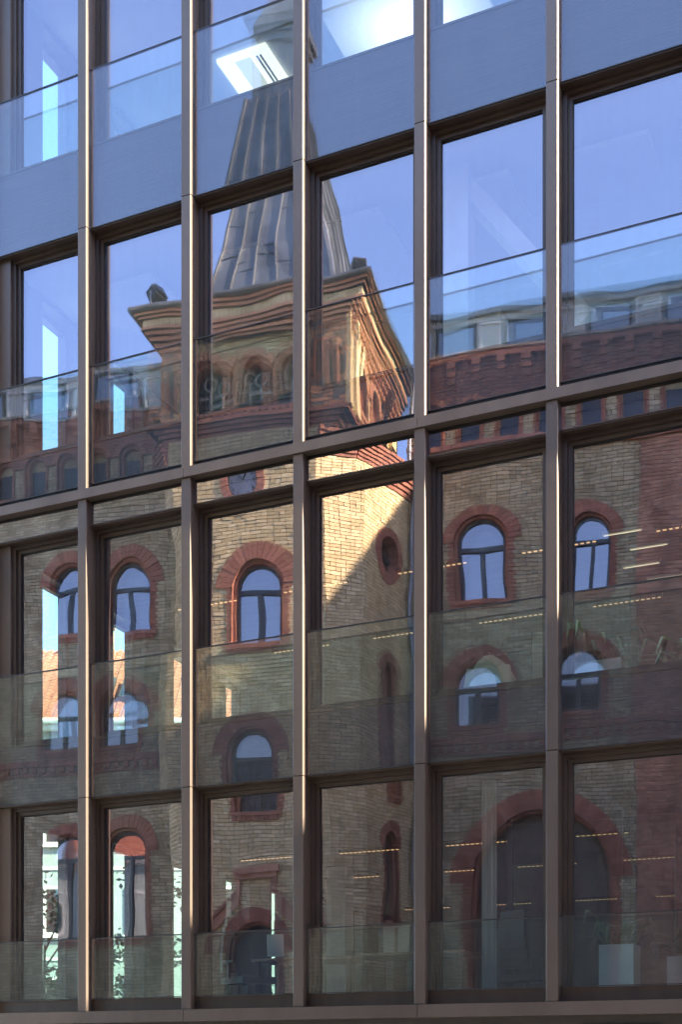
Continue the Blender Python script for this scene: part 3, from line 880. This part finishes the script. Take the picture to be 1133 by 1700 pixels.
# ---------------------------------------------------------------- the two wings
WB = -3.0
def wing(name, label, a0, a1, centres, red_from=None, seed=30, gate=None, low_windows=False, dtop=18.75):
    root = empty(name, TP + Matrix.Rotation(-TH, 3, 'Z') @ Vector((0, WB, 0)), -TH)
    tag(root, label, 'building')
    P, Q = (a0, 0), (a1, 0)
    U = lambda a: a - a0
    holes = []
    for c_ in centres:
        holes += [('arch', U(c_), .66, 13.02, 14.35), ('arch', U(c_), .66, 9.95, 10.95)]
        if low_windows: holes.append(('arch', U(c_), .66, 5.1, 7.35))
    if gate: holes.append(('arch', U(gate), 1.85, 0, 6.13))
    yl = red_from if red_from else a1
    hz = [h for h in holes]
    brick_wall(root, (a0, 0), (yl, 0), 0, 16.45, hz, pick=lambda u, z: 12.0 < z < 16.4, seed=seed, limit=250)
    if red_from: brick_wall(root, (yl, 0.03), (a1, 0.03), 0, 16.45, (), 'brown_brick', joint='mortar_pale', pick=lambda u, z: 10 < z < 16.4 and u < 3, seed=seed + 1, limit=250)
    for c_ in centres:
        arched_window(root, P, Q, U(c_), 14.35, 13.02, ro=.88)
        arched_window(root, P, Q, U(c_), 10.95, 9.95, ro=.92)
        if low_windows: arched_window(root, P, Q, U(c_), 7.35, 5.1, ro=.90)
    if gate:
        arched_window(root, P, Q, U(gate), 6.13, 0.0, ri=1.70, ro=2.15, depth=2.4, style='dark', nv=37, jamb=.2, sillpiece=False)
    # dentil band between the storeys
    course(root, 'band', P, Q, 9.50, 9.60, 0, .10, 'red_brick', .25)
    course(root, 'band', P, Q, 9.60, 9.68, 0, .05, 'red_brick', .25)
    fnw, Lw, aw = wallframe(P, Q)
    q = MB(); q.box(-.07, .07, 0, .08, -.07, .07); dm = q.mesh('dentil', M['red_brick'])
    for k in range(int(Lw / .27)): link('dentil', dm, root, fnw(.13 + k * .27, 0, 9.42), (0, 0, aw))
    course(root, 'band', P, Q, 9.26, 9.34, 0, .04, 'red_brick', .25)
    # arched frieze with small windows
    sp = .95; r_in, r_out = .30, .44
    n = int(Lw / sp)
    fh = [('arch', sp * (k + .5), .34, 16.62, 17.35) for k in range(n)]
    brick_wall(root, (a0, .0), (a1, .0), 16.45, 17.35, fh, 'yellow_brick', seed=seed + 2)
    brick_wall(root, (a0, .04), (a1, .04), 17.35, 18.10, [('arch', sp * (k + .5), .34, 16.6, 17.35) for k in range(n)], 'red_brick', seed=seed + 3)
    for k in range(n):
        arched_window(root, (a0, .04), (a1, .04), sp * (k + .5), 17.35, 16.62, ri=r_in, ro=r_out, depth=.24, style='casement' if r_in > .4 else 'plain', nv=11, jamb=.05, sillpiece=False, proud=.03)
        m = MB(); c_ = sp * (k + .5)
        m.box(c_ - .22, c_ + .22, -.22, -.19, 16.66, 17.34, fn=fnw); m.build('small_pane', M['dim_glass'], root)
    course(root, 'band', P, Q, 16.47, 16.60, 0, .09, 'red_brick', .25)
    # upper parapet: corbel blocks under stepped courses
    q = MB()
    for i in range(3): q.box(-.10 + .0 * i, .10, 0, .06 + .05 * i, -.24 + .16 * i, -.08 + .16 * i - .01)
    cm = q.mesh('corbel', M['red_brick'])
    brick_wall(root, (a0, .05), (a1, .05), 18.10, dtop, (), 'red_brick', seed=seed + 4)
    for k in range(int(Lw / .62)): link('corbel', cm, root, fnw(.3 + k * .62, .05, 18.30), (0, 0, aw))
    course(root, 'band', P, Q, 18.53, 18.60, 0, .20, 'red_brick', .25)
    course(root, 'band', P, Q, 18.60, 18.66, 0, .16, 'red_brick', .25)
    course(root, 'parapet_coping', P, Q, dtop, dtop + .06, -.4, .1, 'stone', 1.0)
    # set back top storey with a ribbon of windows
    pb = -1.6
    m = MB(); m.box(a0, a1, pb - 5, pb - .12, 17.5, 20.6); body = m.build('top_storey', M['plaster'], root)
    m = MB(); m.box(a0, a1, pb - .12, pb, 18.0, 19.35); m.build('apron', M['yellow_brick'], root)
    x = a0 + .15; k = 0
    while x < a1 - .8:
        w = (1.05, .62, 1.05, .9)[k % 4]
        fr = MB()
        for (p0, p1, z0, z1) in ((x, x + .06, 19.36, 20.45), (x + w - .06, x + w, 19.36, 20.45), (x + .06, x + w - .06, 19.36, 19.42), (x + .06, x + w - .06, 20.39, 20.45)):
            fr.box(p0, p1, pb - .12, pb - .02, z0, z1)
        frame = fr.build('ribbon_window', M['win_dark'] if k % 2 == 0 else M['white'], root)
        gmb = MB(); gmb.box(x + .06, x + w - .06, pb - .11, pb - .07, 19.42, 20.39); gmb.build('pane', M['old_glass'] if k % 2 == 0 else M['plaster'], frame)
        x += w + .10; k += 1
    m = MB(); m.box(a0, a1, pb - .12, pb - .01, 20.46, 20.62); m.build('lintel', M['plaster'], root)
    m = MB(); m.box(a0 - .1, a1 + .1, pb - 5.2, pb + .12, 20.62, 20.76); m.build('eaves', M['zinc'], root)
    m = MB(); m.box(a0, a1, -6, -.36, 0, 17.9); m.build('wing_core', M['mortar'], root)
    return root

wing('brick_wing', 'yellow and red brick wing with large gateway arch, reflected right of the tower', 3.30, 16.5, (4.85, 7.32), red_from=8.55, seed=40, gate=6.3)
wing('brick_wing', 'yellow brick wing with close set arched windows, reflected left of the tower', -14.0, -2.40, (-4.40, -6.10), seed=60, low_windows=True)

# ---------------------------------------------------------------- unseen gabled hall, added and shaped to shade the lower tower
hall = empty('shade_hall', (6.0, -19.5, 0)); tag(hall, 'unseen tall gabled red brick hall added to shade the lower tower', 'building')
m = MB(); m.prism([(-10, 0), (14.5, 0), (14.5, 21.0), (5.2, 24.4), (0, 29.6), (-5.2, 24.4), (-10, 23)], 0, 14, fn=lambda a, b, z: (b, a, z)); m.build('wall', M['red_brick'], hall)
m = MB(); m.bar((-.1, 5.3, 24.3), (-.1, 0, 29.5), .3, .3); m.bar((-.1, -5.3, 24.3), (-.1, 0, 29.5), .3, .3); m.build('gable_coping', M['stone'], hall)
for k in range(5):
    for j in range(4):
        m = frame_mb(-8 + k * 4, -6.6 + k * 4, 3 + j * 4.6, 5.4 + j * 4.6, .08, -.06, -.005); m.v = [(p[1], p[0], p[2]) for p in m.v]; w_ = m.build('window', M['white'], hall)
        m = MB(); m.box(-.03, -.01, -7.92 + k * 4, -6.68 + k * 4, 3.08 + j * 4.6, 5.32 + j * 4.6); m.build('pane', M['old_glass'], w_)

# unseen gabled block added beside the office, pitched to shade its lowest storey
annex = empty('shade_annex', (2.3, -1.6, 0)); tag(annex, 'unseen gabled plaster building added beside the office to shade its lowest storey', 'building')
m = MB(); m.prism([(0, 0), (19, 0), (19, 8.0), (9.5, 16.4), (0, 8.0)], 0, 11); m.build('wall', M['plaster'], annex)
for s_ in (-1, 1):
    m = MB(); m.bar((9.5 + s_ * 9.9, 5.5, 7.72), (9.5, 5.5, 16.48), 11.5, .14); m.build('roof_slope', M['tile'], annex)
for k in range(4):
    for j in range(2):
        m = frame_mb(1.8 + k * 4.2, 3.0 + k * 4.2, 2 + j * 3.4, 3.7 + j * 3.4, .08, -.06, -.005); w_ = m.build('window', M['white'], annex)
        m = MB(); m.box(1.88 + k * 4.2, 2.92 + k * 4.2, -.03, -.01, 2.08 + j * 3.4, 3.62 + j * 3.4); m.build('pane', M['old_glass'], w_)

# floodlights on the cornice
def floodlight(label, a, b, rz, tilt):
    p = TP + Matrix.Rotation(-TH, 3, 'Z') @ Vector((a, b, 19.10))
    root = empty('floodlight', p, rz - TH); tag(root, label, 'floodlight', 'floodlights on the tower cornice')
    m = MB(); c = Vector((0, 0, .34)); ct, st = math.cos(tilt), math.sin(tilt)
    ay, az = Vector((0, ct, -st)), Vector((0, st, ct))
    m.obox(c, Vector((.19, 0, 0)), ay * .13, az * .15); m.build('housing', M['black'], root)
    m = MB(); m.obox(c + ay * .14, Vector((.17, 0, 0)), ay * .008, az * .13); m.build('lens', M['old_glass'], root)
    m = MB()
    for k in range(5): m.obox(c - ay * .16 + Vector((-.14 + .07 * k, 0, 0)), Vector((.008, 0, 0)), ay * .03, az * .12)
    m.build('cooling_fin', M['black'], root)
    m = MB(); m.box(-.22, -.2, -.02, .02, .1, .36); m.box(.2, .22, -.02, .02, .1, .36); m.box(-.22, .22, -.02, .02, .08, .1); m.box(-.06, .06, -.06, .06, 0, .08)
    m.build('bracket', M['zinc'], root)
floodlight('dark floodlight on the left corner of the tower cornice, against blue sky', UL + .02, .38, R(110), R(30))
floodlight('dark floodlight on the right corner of the tower cornice, beside the roof', UR + .12, .26, R(150), R(18))

# ---------------------------------------------------------------- house with clay roof, seen through the end windows
IX = Vector((math.cos(PHI), math.sin(PHI), 0)); IN = Vector((math.sin(PHI), -math.cos(PHI), 0))
hb = Vector((-30.0, 25.0, 0)); 
house = empty('plaster_house', hb, PHI); tag(house, 'pale plaster house with orange clay roof beyond the end windows', 'house')
HL = 26.0
m = MB(); m.box(-3, HL, 0, 9, 0, 13.8); m.build('wall', M['house_plaster'], house)
# roof: single tile rows as stepped strips with a wave
m = MB()
rows = 22; slope_y, slope_z = 4.5, 3.6
for j in range(rows):
    t0, t1 = j / rows, (j + 1.15) / rows
    x = -3.4
    while x < HL + .3:
        for (xa, xb, h0) in ((x, x + .16, .05), (x + .16, x + .30, .0)):
            y0, z0_ = -.45 + slope_y * t0 * 1.1, 13.85 + slope_z * t0 * 1.1
            y1, z1_ = -.45 + slope_y * t1 * 1.1, 13.85 + slope_z * t1 * 1.1
            m.box(xa + .004, xb - .004, 0, 1, 0, 1, fn=lambda X, Y_, Zz, y0=y0, y1=y1, z0_=z0_, z1_=z1_, h0=h0: (X, y0 + (y1 - y0) * Y_, z0_ + (z1_ - z0_) * Y_ + h0 - .02 + .05 * Zz + .03 * (1 - Y_)), skip=('-z',))
        x += .30
stuff(m.build('roof_tiles', M['tile'], house))
m = MB(); m.prism([(0, 13.8), (9, 13.8), (4.5, 17.55)], -3.2, HL + .2, fn=lambda a, b, z: (b, a, z)); rf = m.build('roof', M['tile'], house)
m = MB(); m.cyl((-3.4, -.5, 13.85), (HL, -.5, 13.85), .10, 8); m.box(-3.2, HL, -.35, -.02, 13.6, 13.79); m.build('gutter', M['white'], house)
for (x, w) in ((3.15, .8), (4.25, .8), (9.2, .8)):
    m = MB(); c = Vector((x, 1.3, 15.45)); ay = Vector((0, .78, .62)); az = Vector((0, -.62, .78))
    m.obox(c, (w / 2, 0, 0), ay * .85, az * .12); sk = m.build('skylight', M['win_dark'], house)
    m = MB(); m.obox(c + az * .13, (w / 2 - .08, 0, 0), ay * .75, az * .012); m.build('pane', M['old_glass'], sk)
m = MB(); m.box(2.25, 3.0, 3.6, 4.6, 16.0, 18.7); m.build('chimney', M['yellow_brick'], house)
m = MB(); m.box(2.18, 3.07, 3.53, 4.67, 18.7, 18.82); m.build('chimney_cap', M['stone'], house)
for zz in (3.2, 6.4, 9.6):
    for k in range(9):
        x = -1.6 + k * 2.9
        m = frame_mb(x, x + 1.1, zz, zz + 1.7, .08, -.06, .02); w_ = m.build('window', M['white'], house)
        m = MB(); m.box(x + .08, x + 1.02, -.02, .0, zz + .08, zz + 1.62); m.build('pane', M['old_glass'], w_)
        m = MB(); m.box(x - .08, x + 1.18, -.16, .0, zz - .10, zz - .01); m.build('sill', M['white'], w_)
    m = MB(); m.box(-3.02, HL, -.05, 0, zz + 2.3, zz + 2.4); m.build('string_band', M['white'], house)

# small trees outside the end windows
def leaf_cloud(m, c, rx, rz, n, size, r, upbias=.3):
    for _ in range(n):
        while True:
            p = Vector((r.uniform(-1, 1), r.uniform(-1, 1), r.uniform(-1, 1)))
            if .15 < p.length < 1: break
        q = Vector(c) + Vector((p.x * rx, p.y * rx, p.z * rz))
        d = Vector((r.gauss(0, 1), r.gauss(0, 1), r.gauss(0, .6))).normalized()
        s_ = d.cross(Vector((r.gauss(0, 1), r.gauss(0, 1), r.gauss(0, 1)))).normalized()
        L_ = size * r.uniform(.6, 1.3)
        nrm = d.cross(s_)
        m.poly([q, q + d * L_ * .5 + s_ * L_ * .27, q + d * L_, q + d * L_ * .5 - s_ * L_ * .27 + nrm * L_ * .08])
def tree(label, x, y, h, rad, sd):
    r = random.Random(sd)
    root = empty('tree', (x, y, 0)); tag(root, label, 'tree', 'young trees outside the end windows')
    m = MB(); m.cyl((0, 0, 0), (.05, 0, h * .75), .06, 8, r2=.02)
    ends_ = []
    for k in range(16):
        a = r.uniform(0, 6.28); z0 = h * r.uniform(.22, .75); l_ = rad * (1.1 - .6 * z0 / h)
        e = Vector((math.cos(a) * l_, math.sin(a) * l_, z0 + h * .16)); m.cyl((0.03, 0, z0), e, .022, 5, r2=.006); ends_.append(e)
    m.build('trunk', M['bark'], root)
    m = MB()
    for e in ends_:
        leaf_cloud(m, e, .30, .34, 46, .13, r); leaf_cloud(m, e * .6 + Vector((0, 0, e.z * .4)), .25, .25, 22, .12, r)
    leaf_cloud(m, (0.05, 0, h * .88), .25, h * .14, 70, .12, r)
    m.build('crown', M['leaf'], root)
tree('slender leafy tree outside the leftmost end window', -13.6, 5.2, 5.0, .8, 1)
tree('slender leafy tree outside the second end window', -13.2, 8.0, 5.6, .85, 2)
tree('bushy small tree outside the third end window', -13.0, 10.6, 5.2, .95, 3)

# ---------------------------------------------------------------- lights in the office
led_body = MB(); led_body.box(-.48, .48, -.02, .02, -.05, 0)
led_body_me = led_body.mesh('housing', M['black'])
q = MB()
for k in range(13): q.box(-.45 + k * .072, -.45 + k * .072 + .038, -.014, .014, -.058, -.051)
led_me = q.mesh('diodes', M['led'])
def led_strip(x, y, z, label, group):
    root = empty('ceiling_light', (x, y, z)); tag(root, label, 'ceiling light', group)
    link('housing', led_body_me, root); link('diodes', led_me, root)
ORD = ['first', 'second', 'third', 'fourth', 'fifth', 'sixth', 'seventh']
for fi, cz, rows_, words in ((1, 6.33, (2.7, 4.9), 'floor above the bottom one'), (0, 3.16, (4.5, 6.8, 11.2), 'bottom floor')):
    for ri_, y in enumerate(rows_):
        x = -9.0 + .35 * (ri_ % 2); xi = 0
        while x < 0.6:
            led_strip(x, y, Z(cz) - .02, f'dotted warm strip light, {ORD[xi]} from left, {ORD[ri_]} row in, {words}', f'strip lights, {words}')
            x += 1.62; xi += 1
# lit cassette and luminous ceiling in the top storey
root = empty('ceiling_cassette', (-8.28, 2.73, Z(13.27))); tag(root, 'square lit ceiling cassette with slots behind the top window, beside the mirrored roof', 'ceiling unit')
m = MB(); m.box(-.36, .36, -.40, .40, -.05, -.002); m.build('face_plate', M['panel_light'], root)
m = MB(); m.box(-.13, .10, -.33, .33, -.062, -.051); m.build('grille', M['grille_light'], root)
for xx in (.17, .22):
    m = MB(); m.box(xx, xx + .025, -.30, .30, -.058, -.0505); m.build('slot', M['black'], root)
root = empty('ceiling_light', (-6.05, 2.75, Z(13.27))); tag(root, 'large glowing ceiling light behind the top window right of the mirrored roof', 'ceiling light')
m = MB(); m.box(-1.0, 1.0, -.85, .85, -.07, -.03); m.build('diffuser', M['big_light'], root)
m2 = MB(); m2.box(-1.02, 1.02, -.87, .87, -.03, -.002); m2.build('housing', M['white'], root)
# tubes on the third row, far right
for k in range(4):
    root = empty('tube_light', (-3.35 + .2 * (k % 2), 2.6 + .55 * k, Z(6.26))); tag(root, f'short bright tube light, {["nearest", "second", "third", "farthest"][k]} of the four behind the red brick reflection', 'tube light', 'tube lights')
    m = MB(); m.cyl((-.22, 0, 0), (.22, 0, 0), .005, 8); m.build('tube', M['tube'], root)
    m = MB(); m.box(-.24, .24, -.02, .02, .012, .05); m.build('housing', M['white'], root)

# white raking brace and post in the third storey
root = empty('steel_brace', (-4.72, .8, Z(7.0))); tag(root, 'white raking steel brace with post behind a window right of the tower roof', 'brace')
m = MB(); m.box(-.16, .12, -.12, .12, 0, 2.78); m.build('post', M['white'], root)
m = MB(); m.bar((-.05, 0, 2.7), (1.25, .5, 1.1), .18, .18); m.build('raking_beam', M['white'], root)

# ---------------------------------------------------------------- furniture and plants
def planter(label, x, y, z, w, d, h, kind, sd):
    root = empty('planter', (x, y, z)); tag(root, label, 'planter')
    m = MB(); t = .03
    m.box(-w / 2, w / 2, -d / 2, -d / 2 + t, 0, h); m.box(-w / 2, w / 2, d / 2 - t, d / 2, 0, h); m.box(-w / 2, -w / 2 + t, -d / 2 + t, d / 2 - t, 0, h); m.box(w / 2 - t, w / 2, -d / 2 + t, d / 2 - t, 0, h)
    m.build('box', M['white'], root)
    m = MB(); m.box(-w / 2 + t, w / 2 - t, -d / 2 + t, d / 2 - t, 0.01, h - .05); m.build('soil', M['bark'], root)
    r = random.Random(sd); m = MB()
    for k in range(34):
        a = r.uniform(0, 6.28); L_ = r.uniform(.35, .7); base = Vector((r.uniform(-w * .35, w * .35), r.uniform(-d * .3, d * .3), h - .05))
        d1 = Vector((math.cos(a), math.sin(a), r.uniform(.8, 1.8))).normalized(); s_ = d1.cross(Vector((0, 0, 1))).normalized() * r.uniform(.018, .035)
        p1 = base + d1 * L_ * .5; p2 = p1 + (d1 + Vector((0, 0, -.7))).normalized() * L_ * .35; p3 = p2 + Vector((d1.x * .6, d1.y * .6, -.8)).normalized() * L_ * .3
        m.poly([base - s_ * .5, base + s_ * .5, p1 + s_, p1 - s_]); m.poly([p1 - s_, p1 + s_, p2 + s_ * .8, p2 - s_ * .8]); m.poly([p2 - s_ * .8, p2 + s_ * .8, p3])
    m.build('plant', M[kind], root)
planter('white planter with a grassy plant behind the third row of windows, far right', -3.12, .48, Z(3.52), .50, .35, .58, 'leaf', 4)
planter('tall white planter with spiky plant behind the bottom window, far right', -3.02, .95, Z(.56), .36, .36, .72, 'leaf', 5)
planter('lower white planter right of the tall one in the bottom row', -2.35, 1.5, Z(.56), .50, .36, .62, 'leaf', 6)
planter('planter with variegated leaves in front of the red brick reflection', -2.25, .5, Z(3.52), .5, .3, .42, 'leaf_pale', 7)

def chair(label, x, y, z, rz):
    root = empty('office_chair', (x, y, z), rz); tag(root, label, 'chair')
    m = MB(); m.box(-.24, .24, -.24, .24, .44, .52); m.build('seat', M['black'], root)
    m = MB()
    for k in range(6):
        z0 = .58 + k * .11; cv_ = .04 * math.sin(k / 5 * 3.1)
        m.box(-.23 + .012 * k, .23 - .012 * k, .22 + cv_, .28 + cv_, z0, z0 + .109)
    m.build('backrest', M['black'], root)
    m = MB(); m.cyl((0, 0, .08), (0, 0, .44), .03, 10); m.box(-.03, .03, .2, .24, .46, .62); m.build('stem', M['black'], root)
    for k in range(5):
        a = k * 2 * math.pi / 5
        m = MB(); m.bar((0, 0, .09), (.3 * math.cos(a), .3 * math.sin(a), .06), .04, .03); lg = m.build('leg', M['black'], root)
        m = MB(); e = Vector((.3 * math.cos(a), .3 * math.sin(a), .03)); m.cyl(e - Vector((.015, 0, 0)), e + Vector((.015, 0, 0)), .03, 10); m.build('castor', M['black'], lg)
    for s_ in (-1, 1):
        m = MB(); m.box(s_ * .28 - .03, s_ * .28 + .03, -.14, .14, .68, .71); m.box(s_ * .28 - .015, s_ * .28 + .015, -.02, .02, .5, .68); m.build('armrest', M['black'], root)
def desk(label, x, y, z, w):
    root = empty('desk', (x, y, z)); tag(root, label, 'desk')
    m = MB(); m.box(-w / 2, w / 2, -.38, .38, .71, .74); m.build('top', M['wood'], root)
    for sx in (-1, 1):
        for sy in (-1, 1):
            m = MB(); m.box(sx * (w / 2 - .06) - .025, sx * (w / 2 - .06) + .025, sy * .32 - .025, sy * .32 + .025, 0, .71); m.build('leg', M['black'], root)
def monitor(label, x, y, z, rz):
    root = empty('monitor', (x, y, z), rz); tag(root, label, 'monitor')
    m = MB(); m.box(-.28, .28, -.02, .02, .12, .46); m.build('screen', M['screen'], root)
    m = MB(); m.box(-.03, .03, .02, .05, .01, .3); m.box(-.12, .12, -.08, .10, 0, .012); m.build('stand', M['black'], root)
FZ = Z(.55)
chair('black office chair behind the bottom window below the tower', -7.42, .95, FZ, R(60))
desk('office desk behind the bottom window below the tower', -6.75, 1.35, FZ, 1.3)
monitor('dark monitor on the desk behind the black office chair', -6.95, 1.3, FZ + .742, R(30))
o = MB(); o.box(-.1, .1, 0, .01, 0, .26); o = o.build('paper_sheet', M['white']); o.location = (-7.05, .92, FZ + .752); o.rotation_euler = (R(8), 0, R(15)); tag(o, 'white sheet of paper leaning by the monitor on the desk', 'paper')
desk('office desk behind the bottom window right of the black chair', -5.35, 1.2, FZ, 1.3)
root = empty('carton', (-5.52, 1.0, FZ + .742)); tag(root, 'beige board carton on the desk behind the bottom window', 'carton')
m = MB(); m.box(-.16, .16, -.10, .10, 0, .28); m.build('body', M['paper'], root)
m = MB(); m.box(-.165, .165, -.105, .105, .28, .30); m.build('lid', M['paper'], root)
m = MB()
m.box(-.02, .02, -.102, -.1005, .0, .28); m.build('tape', M['wood'], root)
# jacket on a low valet stand in the third row
root = empty('valet_stand', (-4.30, .48, Z(3.5))); tag(root, 'low dark clothes stand behind the third row window carrying a khaki jacket', 'clothes stand')
m = MB(); m.cyl((0, 0, 0), (0, 0, .88), .018, 10); m.build('pole', M['black'], root)
m = MB()
for k in range(4): m.bar((0, 0, .02), (.24 * math.cos(k * 1.57), .24 * math.sin(k * 1.57), .012), .03, .02)
m.build('foot', M['black'], root)
m = MB(); m.bar((-.17, 0, .84), (.17, 0, .84), .03, .03); m.build('yoke', M['black'], root)
jm = MB(); r = random.Random(3); nu, nvv = 26, 14
def jp(i, j):
    a = 2 * math.pi * i / nu; t = j / nvv
    w_ = .05 + .20 * min(1, t * 2.6) ** .6 + .05 * t; d_ = .04 + .09 * min(1, t * 2) + .02 * t
    fold = 1 + .14 * math.sin(a * 6 + 2 * t + 1.2) * t + .07 * math.sin(a * 11 + 4 * t)
    return Vector((math.cos(a) * w_ * fold, math.sin(a) * d_ * fold, 1.5 - .72 * t))
for j in range(nvv):
    for i in range(nu):
        jm.poly([jp(i, j), jp(i + 1, j), jp(i + 1, j + 1), jp(i, j + 1)])
jk = jm.build('jacket', M['cloth'], None, smooth=True, weld=True); jk.location = (-4.30, .48, Z(3.5) - .66)
tag(jk, 'khaki jacket hanging from the low clothes stand, seen through a mirrored arched window', 'jacket')
jm = MB()
for s_ in (-1, 1):
    jm.cyl((s_ * .17, -.02, 1.36), (s_ * .27, -.04, .86), .07, 10, r2=.055)
o = jm.build('sleeve', M['cloth'], jk, smooth=True, weld=True)
# curtain drop in the bottom row
def curtain(label, x, y, w, sd):
    m = MB(); n_ = 24
    pts = [(x + w * k / n_, y + .035 * math.sin(k * 1.9 + sd)) for k in range(n_ + 1)]
    for i in range(n_):
        (xa, ya), (xb, yb) = pts[i], pts[i + 1]
        m.poly([(xa, ya, Z(.62)), (xb, yb, Z(.62)), (xb, yb, Z(3.05)), (xa, ya, Z(3.05))]); m.poly([(xa, ya + .004, Z(.62)), (xa, ya + .004, Z(3.05)), (xb, yb + .004, Z(3.05)), (xb, yb + .004, Z(.62))])
    o = m.build('curtain', M['curtain'], smooth=True); tag(o, label, 'curtain')
curtain('narrow pale curtain hanging inside the bottom window by the gateway reflection', -4.42, .6, .16, 1)
# glazed partition behind it
root = empty('partition', (-3.9, 3.2, FZ)); tag(root, 'dark glazed partition behind the bottom row windows at the right', 'partition')
for k in range(4):
    m = MB(); m.box(-1.0 + k * .7 - .03, -1.0 + k * .7 + .03, -.04, .04, 0, 2.58); m.build('post', M['dark_in'], root)
for k in range(3):
    m = MB(); m.box(-.97 + k * .7, -1.03 + (k + 1) * .7, -.01, .01, .05, 2.5); m.build('pane', M['side_glass'], root)
chair('black office chair in front of the glazed partition, bottom row', -4.3, 1.9, FZ, R(160))
